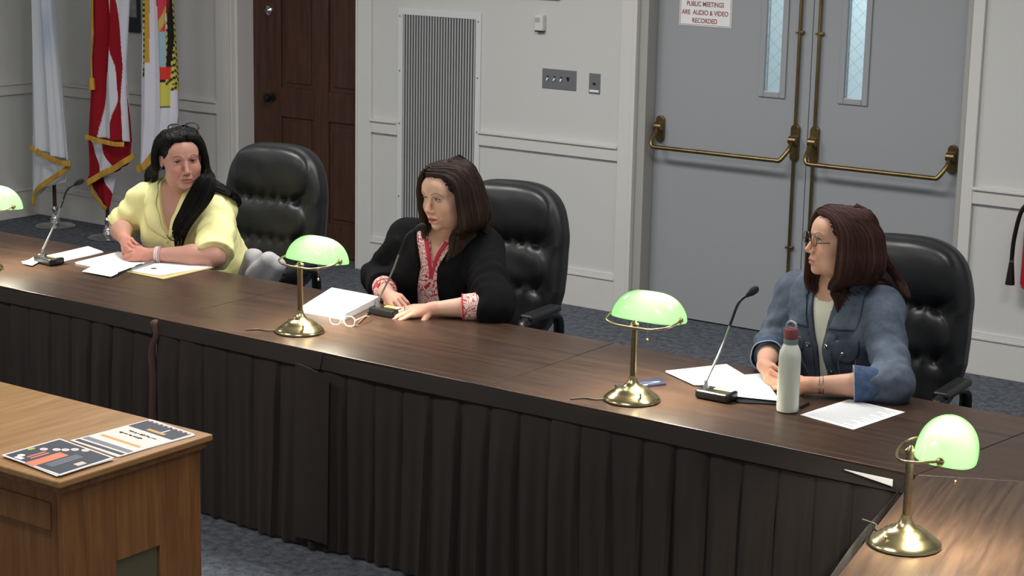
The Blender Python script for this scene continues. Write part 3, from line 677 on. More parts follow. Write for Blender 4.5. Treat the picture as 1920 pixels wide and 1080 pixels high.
# papers by the denim-jacketed woman
cy = mat('pale_blue_paper', S(214, 232, 234), .8)
loosepaper('open_folder', 'black folder under the papers left of the white bottle', [(1336, 738), (1386, 756), (1460, 760), (1440, 732)], z=Z0, layers=1, thick=.004, m=M['black'], cat='folder')
loosepaper('document_stack', 'white papers spread behind the microphone nearest the bottle', [(1248, 697), (1300, 722), (1425, 722), (1362, 684)], z=Z0+.0045, layers=3, jit=.06, thick=.0012)
loosepaper('loose_paper', 'pale blue tinted sheet under the denim-jacketed woman\'s hands', [(1302, 712), (1364, 742), (1462, 752), (1428, 700)], z=Z0+.0085, layers=1, m=cy)
loosepaper('printed_sheet', 'printed white sheet with text lines right of the white bottle', [(1500, 778), (1600, 806), (1697, 773), (1592, 749)], z=Z0, layers=1, draw=lines(22, .06, .95, .05, .95, .35))
r = thing('phone', 'small black phone lying just behind the white bottle', 'phone', tuple(at(1498, 752)))
MB().prism(quad([(1476, 748), (1500, 765), (1518, 756), (1500, 745)], TZ+.005), Z0, Z0+.009).build('phone_body', M['black'], r, smooth=False, bevel=.002)
# water bottle
p = at(1476, 771); r = thing('water_bottle', 'white steel water bottle with red lid on the table before the denim-jacketed woman', 'bottle', (p.x, p.y, TZ))
wm = mat('bottle_white', S(214, 219, 204), .3, coat=.3)
MB().lathe([(.031, 0), (.035, .003), (.0365, .012), (.0365, .185), (.0345, .202), (.026, .222), (.0225, .228), (.0225, .232)], (p.x, p.y, TZ+.0005), 36).build('bottle_body', wm, r)
MB().lathe([(.0235, .229), (.0235, .246)], (p.x, p.y, TZ), 30).build('neck_ring', mat('bottle_teal', S(112, 136, 134), .4), r)
MB().lathe([(.0225, .246), (.0235, .250), (.0235, .276), (.020, .280)], (p.x, p.y, TZ), 30).build('screw_lid', mat('bottle_red', S(126, 62, 70), .4), r)
hp = catmull([(p.x-.016, p.y, TZ+.276), (p.x-.015, p.y, TZ+.294), (p.x, p.y, TZ+.302), (p.x+.015, p.y, TZ+.294), (p.x+.016, p.y, TZ+.276)], 4)
MB().tube(hp, .0045, 8).build('carry_loop', mat('bottle_loop', S(150, 160, 170), .25), r)


# ------------------------------------------------------------------ flags on their poles
polewood = mat('pole_wood', S(58, 38, 28), .4)
goldf = mat('gold_fringe', S(196, 152, 52), .8, bump=(240, .6, .004, (1, 1, .1)), noise=(40, (1, 1, .2), .2))
fcloth = vcol('flag_cloth', .8, .2, bump=(300, .1, .001))
def interp(xs, ys, v): return float(np.interp(v, xs, ys))
def flag(name, label, base_px, top_px, Y, layers, fringe, tassel=None, tip=2.35):
    b = at(*base_px, 0); r = thing(name, label, 'flag', (b.x, b.y, 0))
    MB().lathe([(.135, 0), (.137, .008), (.12, .016), (.06, .022), (.035, .03), (.03, .05), (.034, .056), (.022, .07), (.02, .12), (.026, .13), (.018, .145)], (b.x, b.y, 0), 36).build('stand', M['chrome'], r)
    t = atY(*top_px, b.y+.0); t = b + (t-b)*(tip/t.z)
    MB().tube([(b.x, b.y, .13), (t.x, t.y, tip)], .0135, 12).build('flagpole', polewood, r)
    for li, (YY, rows, colf, amp, nf, ph) in enumerate(layers):
        ys = [q[0] for q in rows]; nu, nv = 130, 190; vs = []; cols = []
        for j in range(nv+1):
            for i in range(nu+1):
                u, v = i/nu, j/nv
                y0, y1 = ys[0], ys[-1]; py = y0+(y1-y0)*v
                xl = interp(ys, [q[1] for q in rows], py); xr = interp(ys, [q[2] for q in rows], py)
                dy = interp(ys, [q[3] for q in rows], py)             # how much lower the right side is
                px = xl+(xr-xl)*u; pyy = py+dy*u
                p_ = atY(px, pyy, YY)
                off = amp*math.sin(u*nf*2*PI+ph+v*1.1)+amp*.4*math.sin(u*nf*4.7*PI+v*2+ph)
                vs.append((p_.x+.15*off, YY+off, p_.z)); cols.append(colf(u, px, pyy))
        fs = [(j*(nu+1)+i, j*(nu+1)+i+1, (j+1)*(nu+1)+i+1, (j+1)*(nu+1)+i) for j in range(nv) for i in range(nu)]
        mb = MB(); mb.add(vs, fs); mb.build('flag_cloth', fcloth, r, solid=.002, colors=np.array([S(*c)[:3] for c in cols], np.float32))
    for (YY, pts, wd, up) in fringe:                                      # fringe ribbons along pixel polylines
        P = [atY(x, y, YY) for x, y in pts]
        P = catmull(P, 5); n = len(P); vs = []
        for k, q in enumerate(P):
            t_ = (P[min(k+1, n-1)]-P[max(k-1, 0)]).normalized(); nn = Vector((-t_.z, 0, t_.x)) if not up else Vector((t_.z, 0, -t_.x))
            o_ = .006*math.sin(k*.9)
            vs += [q-nn*wd*.15+Vector((0, o_, 0)), q+nn*wd*.85+Vector((0, o_-.004, 0))]
        MB().add(vs, [(2*k, 2*k+1, 2*k+3, 2*k+2) for k in range(n-1)]).build('fringe', goldf, r, solid=.006)
    if tassel:
        P = [atY(x, y, tassel[0]) for x, y in tassel[1]]
        MB().tube(catmull(P, 4), .006, 8).build('gold_cord', goldf, r)
        MB().tube([P[-1], P[-1]-Vector((0, 0, .01)), P[-1]-Vector((0, 0, .08))], [.008, .018, .022], 12).build('tassel', goldf, r)
    return r
W_, RED, GOLD, NAVY, BLK, YEL = (212, 212, 222), (146, 18, 32), (190, 148, 60), (38, 40, 70), (28, 28, 30), (206, 196, 90)
def c1(u, x, y):
    if x < 58 and y < 122: return (64, 72, 140) if not 42 < y < 56 else (190, 180, 90)
    k = math.exp(-((x-88)/11)**2-((y-62)/48)**2)
    return tuple(int(a*(1-.35*k)+b*.35*k) for a, b in zip((216, 220, 226), (120, 140, 200)))
flag('white_flag', 'white flag with faint blue emblem and gold fringe, leftmost of the three', (104, 425), (92, 60), -.36,
     [(-.40, [(-180, 62, 92, 0), (-60, 55, 96, 0), (0, 54, 100, 0), (110, 54, 112, 0), (200, 55, 122, 5), (276, 56, 131, 26)], c1, .022, 2.4, .3),
      (-.36, [(255, 56, 131, 20), (330, 57, 128, 10), (378, 60, 84, -26)], c1, .015, 1.4, 1.2)],
     [(-.43, [(56, 273), (82, 287), (108, 300), (131, 304)], .035, True), (-.41, [(131, 306), (112, 322), (84, 340), (64, 360), (60, 384)], .035, False)])
def band(tab):
    def f(u, x, y):
        ys = [t[0] for t in tab]; B = [interp(ys, [t[1][k] for t in tab], y) for k in range(len(tab[0][1]))]
        k = sum(1 for b in B if x > b)
        return RED if k % 2 == 0 else W_
    return f
c2m = band([(-200, (178, 188, 200, 213, 220)), (0, (177, 187, 200, 213, 220)), (62, (176, 178, 207, 209, 228)), (125, (174, 175, 200, 218, 228)), (187, (192, 193, 194, 221, 225)), (250, (186, 211, 213, 228, 239)), (272, (186, 211, 213, 229, 240))])
def c2(u, x, y):
    if y < 52 and x < 170: return (44, 42, 52)
    if y > 150:
        B = [interp((150, 187, 250, 275), t, y) for t in ((196, 193, 186, 184), (219, 221, 211, 211), (226, 225, 228, 229), (236, 238, 239, 240))]
        k = sum(1 for b in B if x > b); return RED if k % 2 == 0 else W_
    B = [interp((-200, 0, 62, 125, 150), t, y) for t in ((200, 200, 206, 200, 196), (213, 213, 209, 217, 219), (219, 220, 225, 226, 226), (240, 240, 245, 236, 236))]
    k = sum(1 for b in B if x > b); return RED if k % 2 == 0 else W_
def c2b(u, x, y): return W_ if 170+(y-270)*.42 < x < 192+(y-270)*.40 else RED
flag('striped_flag', 'red and white striped flag with gold fringe and tassel, middle of the three', (203, 447), (186, 40), -.4,
     [(-.44, [(-180, 168, 228, 0), (0, 166, 238, 0), (60, 170, 236, 0), (125, 166, 234, 0), (180, 165, 238, 0), (254, 161, 246, 14)], c2, .024, 2.2, .8),
      (-.41, [(250, 164, 250, 18), (300, 164, 248, 4), (350, 163, 240, -40)], c2b, .014, 1.6, .2),
      (-.385, [(330, 164, 216, 0), (352, 172, 212, 0), (390, 196, 204, 0)], c2b, .01, 1.0, .2)],
     [(-.475, [(160, 254), (185, 260), (208, 266), (232, 268)], .03, True), (-.45, [(250, 288), (232, 300), (208, 314), (184, 326), (163, 340)], .04, False), (-.42, [(163, 340), (176, 366), (188, 382), (198, 394)], .03, False)],
     tassel=(-.49, [(171, -60), (173, 0), (173, 60), (171, 100), (172, 145)]))
def c3(u, x, y):
    # round seal: yellow ring with black lettering strokes, coloured middle, seen folded
    cx, cy = 298, 40; d = math.hypot((x-cx)/1.0, (y-cy)*.36); a = math.atan2((y-cy)*.36, x-cx)
    if x < 272 and y < 146:
        if x > 262-.0 and x < 275:
            if y > 126 and abs(y-(146-(x-262)*1.4)) < 3: return BLK
            return YEL if (y % 11) < 6.2 else BLK
    if 276 <= x < 283 and y < 118: return GOLD
    if 290 <= x <= 312 and y < 12: return (200, 60, 80)
    if 297 <= x < 312 and 12 <= y < 60: return (196, 66, 70) if (x+y*.3) % 17 < 9 else (190, 170, 90)
    if 298 <= x < 313 and 60 <= y < 125: return (150, 178, 190)
    if 300 <= x < 320 and 126 <= y < 150: return (210, 60, 50)
    if 311 <= x < 320 and y < 126 and abs(x-(313+5*math.sin(y*.02))) < 3: return (120, 30, 36) if x < 314 else BLK
    if x >= 313+max(0, (40-y)*.15) and y < 160:
        return YEL if ((y*1.1+x*1.4) % 14) < 8 else BLK
    if 302 <= x < 320 and 150 <= y < 203:
        return BLK if (y > 199 or y < 154) else YEL
    if x >= 319 and 158 <= y < 171: return BLK if abs(y-(170-(x-319)*1.0)) < 2.2 else YEL
    return (214, 212, 224)
flag('seal_flag', 'white flag with yellow ringed seal, rightmost of the three', (292, 466), (300, 60), -.42,
     [(-.46, [(-180, 268, 316, 0), (0, 263, 320, 0), (145, 259, 332, 0), (220, 258, 334, 0), (300, 257, 322, 0), (322, 257, 306, -8)], c3, .022, 2.3, .2)],
     [(-.5, [(257, 322), (270, 318), (285, 300), (300, 286)], .045, False)])
# ------------------------------------------------------------------ implicit surfaces
F32 = np.float32
def V3(*a): return np.array(a, F32)
def cap(P, a, b, r1, r2=None):
    a = np.asarray(a, F32); b = np.asarray(b, F32); r2 = r1 if r2 is None else r2
    ba = b-a; pa = P-a; L = float(ba@ba)
    h = np.clip((pa@ba)/max(L, 1e-9), 0, 1)
    q = pa-h[:, None]*ba
    return np.sqrt((q*q).sum(1))-(r1+(r2-r1)*h)
def ell(P, c, r, R=None):
    q = P-np.asarray(c, F32)
    if R is not None: q = q@np.asarray(R, F32)                   # columns of R are the axes
    r = np.asarray(r, F32); k0 = np.sqrt(((q/r)**2).sum(1)); k1 = np.sqrt(((q/(r*r))**2).sum(1))
    return k0*(k0-1)/np.maximum(k1, 1e-6)
def rbox(P, c, h, rad, R=None):
    q = P-np.asarray(c, F32)
    if R is not None: q = q@np.asarray(R, F32)
    d = np.abs(q)-(np.asarray(h, F32)-rad)
    return np.sqrt((np.maximum(d, 0)**2).sum(1))+np.minimum(d.max(1), 0)-rad
def smin(a, b, k):
    h = np.maximum(k-np.abs(a-b), 0)/k; return np.minimum(a, b)-h*h*k*.25
def smax(a, b, k): return -smin(-a, -b, k)
def culled(P, c, R, fn, margin=.05):
    """evaluate fn only near its bounding sphere"""
    d = np.sqrt(((P-np.asarray(c, F32))**2).sum(1))-R
    m = d < margin; out = d+.0
    if m.any(): out[m] = fn(P[m])
    return out
def surface(fn, lo, hi, h, keep=None, B=8):
    lo = np.asarray(lo, float); hi = np.asarray(hi, float); nb = np.ceil((hi-lo)/(h*B)).astype(int)
    ii = np.stack(np.meshgrid(*[np.arange(n) for n in nb], indexing='ij'), -1).reshape(-1, 3)
    cen = lo+(ii+.5)*h*B
    act = []
    for k in range(0, len(ii), 200000):
        d = fn(cen[k:k+200000].astype(F32)); act.append(np.abs(d) < h*B*.87*1.25+.006)
    ii = ii[np.concatenate(act)]
    NX, NY, NZ = nb*B+1
    loc = np.stack(np.meshgrid(*[np.arange(B+1)]*3, indexing='ij'), -1).reshape(-1, 3)
    allv, allid, alle = [], [], []
    co = np.array([(i, j, k) for i in (0, 1) for j in (0, 1) for k in (0, 1)])
    edges = [(a, b) for a in range(8) for b in range(a+1, 8) if np.abs(co[a]-co[b]).sum() == 1]
    for s in range(0, len(ii), 600):
        bi = ii[s:s+600]; n = len(bi)
        g = bi[:, None, :]*B+loc[None]
        f = fn((lo+g.reshape(-1, 3)*h).astype(F32)).reshape(n, B+1, B+1, B+1)
        sg = f < 0
        cs = [sg[:, c[0]:B+c[0], c[1]:B+c[1], c[2]:B+c[2]] for c in co]
        cnt = sum(c.astype(np.int8) for c in cs); m = (cnt > 0) & (cnt < 8)
        w_ = np.argwhere(m)
        if not len(w_): continue
        fv = np.stack([f[w_[:, 0], w_[:, 1]+c[0], w_[:, 2]+c[1], w_[:, 3]+c[2]] for c in co], 1)
        acc = np.zeros((len(w_), 3)); num = np.zeros(len(w_))
        for a, b in edges:
            fa, fb = fv[:, a], fv[:, b]; mm = (fa < 0) != (fb < 0)
            t = np.where(mm, fa/np.where(mm, fa-fb, 1), 0)
            p = co[a]+(co[b]-co[a])*t[:, None]; acc += p*mm[:, None]; num += mm
        gi = bi[w_[:, 0]]*B+w_[:, 1:]
        allv.append(lo+(gi+acc/num[:, None])*h); allid.append((gi[:, 0]*NY+gi[:, 1])*NZ+gi[:, 2])
        for ax, c in enumerate((4, 2, 1)):                          # edge from corner 0 along the axis
            mm = (fv[:, 0] < 0) != (fv[:, c] < 0)
            e = gi[mm]; alle.append(np.column_stack([e, np.full(len(e), ax), (fv[mm, 0] < 0).astype(int)]))
    V = np.concatenate(allv); I = np.concatenate(allid); E = np.concatenate(alle)
    o = np.argsort(I); I = I[o]; V = V[o]
    faces = []
    for ax in range(3):
        e = E[E[:, 3] == ax]; u, v = [(1, 2), (2, 0), (0, 1)][ax]
        du = np.zeros(3, int); dv = np.zeros(3, int); du[u] = 1; dv[v] = 1
        q = [e[:, :3]-du-dv, e[:, :3]-dv, e[:, :3], e[:, :3]-du]
        ids = np.stack([(a[:, 0]*NY+a[:, 1])*NZ+a[:, 2] for a in q], 1)
        pos = np.searchsorted(I, ids); pos = np.minimum(pos, len(I)-1); ok = (I[pos] == ids).all(1) & (e[:, :3].min(1) >= 0)
        fc = pos[ok]; fl = e[ok, 4] == 0; fc[fl] = fc[fl][:, ::-1]; faces.append(fc)
    Fc = np.concatenate(faces)
    if keep is not None:
        k = keep(V); fk = k[Fc].any(1); Fc = Fc[fk]; used = np.zeros(len(V), bool); used[Fc.ravel()] = True
        mp = np.cumsum(used)-1; V = V[used]; Fc = mp[Fc]
    return V, Fc
def merge(parts):
    V = []; Fs = []; n = 0
    for v, f in parts: V.append(v); Fs.append(f+n); n += len(v)
    return np.concatenate(V), np.concatenate(Fs)
def to_obj(name, VF, m, parent, local=False, colors=None):
    V, Fc = VF; me = bpy.data.meshes.new(name); me.vertices.add(len(V)); me.vertices.foreach_set('co', V.astype(F32).ravel())
    me.loops.add(Fc.size); me.loops.foreach_set('vertex_index', Fc.astype(np.int32).ravel())
    me.polygons.add(len(Fc)); me.polygons.foreach_set('loop_start', np.arange(0, Fc.size, 4, dtype=np.int32))
    me.update(); me.validate()
    if parent is not None and not local: me.transform(root_matrix(parent).inverted())
    me.polygons.foreach_set('use_smooth', [True]*len(me.polygons))
    if colors is not None:
        a = me.color_attributes.new('Col', 'FLOAT_COLOR', 'POINT'); cc = np.ones((len(V), 4), F32); cc[:, :3] = colors; a.data.foreach_set('color', cc.ravel())
    o = bpy.data.objects.new(name, me); COL.objects.link(o); me.materials.append(m)
    if parent is not None: o.parent = parent
    return o
def grad(fn, P, e=.002):
    P = np.asarray(P, F32); g = np.zeros_like(P)
    for a in range(3):
        d = np.zeros(3, F32); d[a] = e; g[:, a] = fn(P+d)-fn(P-d)
    return g/np.maximum(np.sqrt((g*g).sum(1)), 1e-9)[:, None]
def project(fn, P, off=.0, it=5):
    P = np.asarray(P, F32).copy()
    for _ in range(it): P -= grad(fn, P)*(fn(P)-off)[:, None]*.9
    return P
def snoise(P, s, seed=0):
    """cheap smooth pseudo-noise, about -1..1"""
    rg = np.random.default_rng(seed); out = 0
    for k in range(5):
        w_ = rg.normal(size=3); w_ = (w_/np.linalg.norm(w_)*s*(1+.35*k)).astype(F32); out = out+np.sin(P@w_+rg.uniform(0, 6.28)+.9*np.sin(P@np.roll(w_, 1)*.6))
    return out/3.2

# ------------------------------------------------------------------ the office chairs
def chair_back(P):
    x, y, z = P[:, 0], P[:, 1], P[:, 2]                             # z 0 at the seat, 0.70 at the top; front is -y
    yb = y-(.035*np.cos((z-.35)*3.2)-.03)-.03*(x/.3)**2*-1
    wz = .285-.035*np.clip((.3-z)/.3, 0, 1)**2
    zz = (z-.34)/.365
    d2 = ((np.abs(x)/wz)**3.2+np.abs(zz)**3.2)**(1/3.2)
    out = (d2-1)*.25; th = np.abs(yb)-.062
    q = np.stack([np.maximum(out+.05, 0), np.maximum(th+.045, 0)], 1)
    shell = np.sqrt((q*q).sum(1))+np.minimum(np.maximum(out+.05, th+.045), 0)-.047
    d = shell
    for zc, hz, fx in ((.14, .13, .205), (.335, .105, .215), (.555, .125, .215)):
        q = P-V3(0, 0, zc); q[:, 1] = yb+.062
        zz2 = q[:, 2]/hz; xx = q[:, 0]/fx
        k = (np.abs(xx)**3+np.abs(zz2)**3+np.abs(q[:, 1]/.055)**2.2+1e-9)**(1/3)
        pd = (k-1)*.05
        d = smin(d, pd, .012)
    wr = np.sin(x*95+3*np.sin(z*9)+1.3)*np.exp(-np.minimum(np.abs(z-.238), np.minimum(np.abs(z-.435), np.abs(z-.02)))/.02)
    return d+.0028*wr*(y < .02)+.0012*snoise(P, 22, 3)
def chair_seat(P):
    d = rbox(P, (0, -.0, 0), (.265, .26, .075), .06); q = rbox(P, (0, -.01, .05), (.235, .235, .05), .045); return smin(d, q, .02)+.0015*snoise(P, 18, 5)
bkV = surface(chair_back, (-.36, -.2, -.1), (.36, .16, .78), .007)
stV = surface(chair_seat, (-.3, -.3, -.12), (.3, .3, .14), .010)
def make_chair(label, loc, rz):
    r = thing('office_chair', label, 'chair', (0, 0, 0))
    T = Matrix.Translation((0, .235, .475)) @ Matrix.Rotation(math.radians(-9), 4, 'X')
    v = np.array([tuple(T @ Vector(p)) for p in bkV[0]]); to_obj('backrest', (v, bkV[1]), M['leather'], r, local=True)
    to_obj('seat', (stV[0]+np.array([0, 0, .40]), stV[1]), M['leather'], r, local=True)
    for s in (-1, 1):
        pts = catmull([(s*.29, .16, .40), (s*.315, .16, .50), (s*.325, .13, .61), (s*.325, .0, .645), (s*.325, -.16, .64), (s*.32, -.2, .60), (s*.31, -.15, .48), (s*.29, -.08, .40)], 5)
        MB().tube(pts, .019, 10, flat=1.3).build('armrest', M['black'], r, local=True)
        MB().box((s*.325, -.02, .655), (.062, .27, .03)).build('arm_pad', M['leather'], r, local=True, bevel=.013, seg=3)
    MB().lathe([(.05, .09), (.05, .14), (.028, .15), (.028, .33), (.09, .35), (.09, .365)], n=20).build('gas_column', M['black'], r, local=True)
    for k in range(5):
        a = 2*PI*k/5+.3; c, s = math.cos(a), math.sin(a)
        l = MB().tube([(0, 0, .115), (c*.15, s*.15, .105), (c*.3, s*.3, .075)], [.03, .024, .016], 10).build('leg', M['black'], r, local=True)
        MB().lathe([(.012, -.02), (.028, -.016), (.028, .016), (.012, .02)], (c*.3, s*.3, .029), 14, Matrix.Rotation(a, 3, 'Z') @ Matrix.Rotation(PI/2, 3, 'X')).build('caster', M['black'], l, local=True)
    r.location = loc; r.rotation_euler = (0, 0, rz)
    return r
def lower(r, dz):
    for c_ in r.children:
        if c_.name.split('.')[0] in ('backrest', 'armrest', 'arm_pad', 'seat'): c_.location.z -= dz*(1 if c_.name[0] == 'b' else .3)
ch = make_chair('black leather office chair behind the yellow-shirted woman', (-6.13, -2.66, 0), .12)
lower(dup(ch, (-4.77, -2.64, 0), 0.10, 'black leather office chair behind the black-jacketed woman'), .035)
lower(dup(ch, (-2.92, -2.66, 0), 0.06, 'black leather office chair behind the denim-jacketed woman'), .045)
# ------------------------------------------------------------------ people
def nrm(v): v = np.asarray(v, float); return v/np.linalg.norm(v)
def frame_from(F, U=(0, 0, 1)):
    F = nrm(F); R_ = nrm(np.cross(F, U)); U_ = np.cross(R_, F); return np.stack([R_, F, U_], 1)      # columns: right, forward, up
def A(v): return np.array(tuple(v), float)

def head_sdf(q, s=1.0, heavy=0., mouth=0.):
    """q in head-local metres (unscaled)"""
    d = ell(q, (0, -.014, .035), (.075, .093, .080))
    ax = q*np.array([1, 1, 1], F32); ax[:, 0] = np.abs(q[:, 0])
    d = smin(d, ell(q, (0, .020, -.028), (.060+.006*heavy, .062, .080)), .03)
    d = smin(d, ell(q, (0, .056, .040), (.056, .030, .042)), .02)                                       # forehead
    d = smin(d, ell(ax, (.036, .048, -.030), (.026+.004*heavy, .032, .030)), .02)                       # cheeks
    d = smin(d, ell(ax, (.034, .030, -.066), (.024+.008*heavy, .034, .026)), .02)                       # jowls
    d = smin(d, ell(q, (0, .068, -.094), (.022, .018, .016)), .018)                                     # chin
    d = smin(d, ell(q, (0, .004, -.090), (.044+.012*heavy, .05, .024)), .025)                           # under the chin
    d = smax(d, -ell(ax, (.031, .096, .010), (.020, .018, .012)), .014)                                 # eye sockets
    d = smin(d, cap(ax, (.014, .084, .026), (.044, .070, .028), .0060, .0045), .012)                    # brow ridge
    d = smin(d, ell(q, (0, .070, -.060), (.032, .022, .026)), .016)                                     # muzzle
    d = smin(d, cap(q, (0, .082, .014), (0, .104, -.024), .0070, .0090), .010)                          # nose
    d = smin(d, ell(q, (0, .1055, -.029), (.0100, .0095, .0085)), .006)
    d = smin(d, ell(ax, (.0125, .094, -.034), (.0070, .0095, .0070)), .006)
    d = smax(d, -ell(ax, (.0065, .100, -.0405), (.0032, .005, .0032)), .003)
    d = smax(d, -cap(q, (0, .098, -.045), (0, .096, -.052), .0022), .004)                               # philtrum
    o = .004*mouth
    d = smin(d, ell(q, (0, .0880, -.0595+o*.3), (.021, .0085, .0052)), .004)
    d = smin(d, ell(q, (0, .0865, -.0705-o), (.019, .0090, .0062)), .004)
    d = smax(d, -ell(q, (0, .0965, -.0648-o*.4), (.020, .006+.003*mouth, .0016+o*.7)), .003)
    d = smax(d, -cap(ax, (.022, .088, -.040), (.031, .076, -.062), .0016), .006)                        # smile lines
    d = smin(d, ell(ax, (.031, .0695, .010), (.0140, .0140, .0125)), .004)                              # lids
    e = ell(ax, (.076, -.006, .000), (.009, .019, .031)); e = smax(e, -ell(ax, (.084, .000, .004), (.006, .010, .018)), .005)
    d = smin(d, e, .006)
    return d
def hand_caps(W, D, N, side, curl, thumb=(.5, .3), sp=.10, s=1.0):
    """W wrist; D towards the fingers; N back of the hand; side +1: thumb on +x (D x N). curl: four finger curls (rad per joint)"""
    D = nrm(D); N = np.asarray(N, float); N = nrm(N-D*(N@D)); X = np.cross(D, N)*side
    W = np.asarray(W, float)
    L = lambda x, y, z: W+(X*x+D*y+N*z)*s
    mcp = [(.027, .088, 0), (.009, .093, .003), (-.010, .090, .002), (-.027, .080, -.002)]
    seg = [(.042, .026, .020), (.046, .029, .021), (.042, .027, .021), (.033, .021, .018)]
    rad = [(.0092, .0084, .0078, .0068), (.0094, .0086, .0080, .0070), (.0090, .0082, .0076, .0067), (.0082, .0074, .0068, .0060)]
    fing = []; tips = []
    for k in range(4):
        p = np.array(mcp[k]); ang = .08; a_sp = sp*(1.5-k)*.5; c = curl[k]; pts = [L(*p)]
        for j, ln in enumerate(seg[k]):
            ang += c*(.9, 1.15, .75)[j]
            dx = math.sin(a_sp)*math.cos(ang); p = p+ln*np.array([dx, math.cos(ang)*math.cos(a_sp), -math.sin(ang)]); pts.append(L(*p))
        fing.append((pts, [r*s for r in rad[k]])); tips.append((pts[-1], pts[-1]-pts[-2], N))
    t0 = np.array((.020, .022, -.008)); ta, tb = thumb
    d1 = np.array((math.sin(.95-ta*.5), math.cos(.95-ta*.5), -.35-ta*.5)); d1 /= np.linalg.norm(d1)
    t1 = t0+d1*.045; d2 = d1+np.array((-.55*tb-.1, .35, -.25*ta)); d2 /= np.linalg.norm(d2); t2 = t1+d2*.033; d3 = d2+np.array((-.5*tb, .2, -.15)); d3 /= np.linalg.norm(d3); t3 = t2+d3*.026
    fing.append(([L(*t0), L(*t1), L(*t2), L(*t3)], [.014*s, .0115*s, .0098*s, .0082*s]))
    palm = [(L(0, -.005, 0), L(.016, .078, -.001), .0215*s, .0135*s), (L(0, -.005, 0), L(.002, .082, 0), .0215*s, .0135*s), (L(-.002, -.005, -.001), L(-.016, .072, -.002), .021*s, .0140*s),
            (L(.004, .01, -.004), L(.026, .080, -.002), .018*s, .0115*s), (L(0, .01, -.004), L(-.026, .070, -.004), .017*s, .0110*s)]
    return dict(f=fing, p=palm, c=L(0, .07, -.01), tips=tips, X=X, D=D, N=N)
def hand_sdf(P, h):
    d = None
    for a, b, r1, r2 in h['p']:
        e = cap(P, a, b, r1, r2); d = e if d is None else smin(d, e, .010)
    for pts, rr in h['f']:
        e = None
        for j in range(len(pts)-1):
            c_ = cap(P, pts[j], pts[j+1], rr[j], rr[j+1]); e = c_ if e is None else smin(e, c_, .003)
        d = smin(d, e, .0045)
    return d

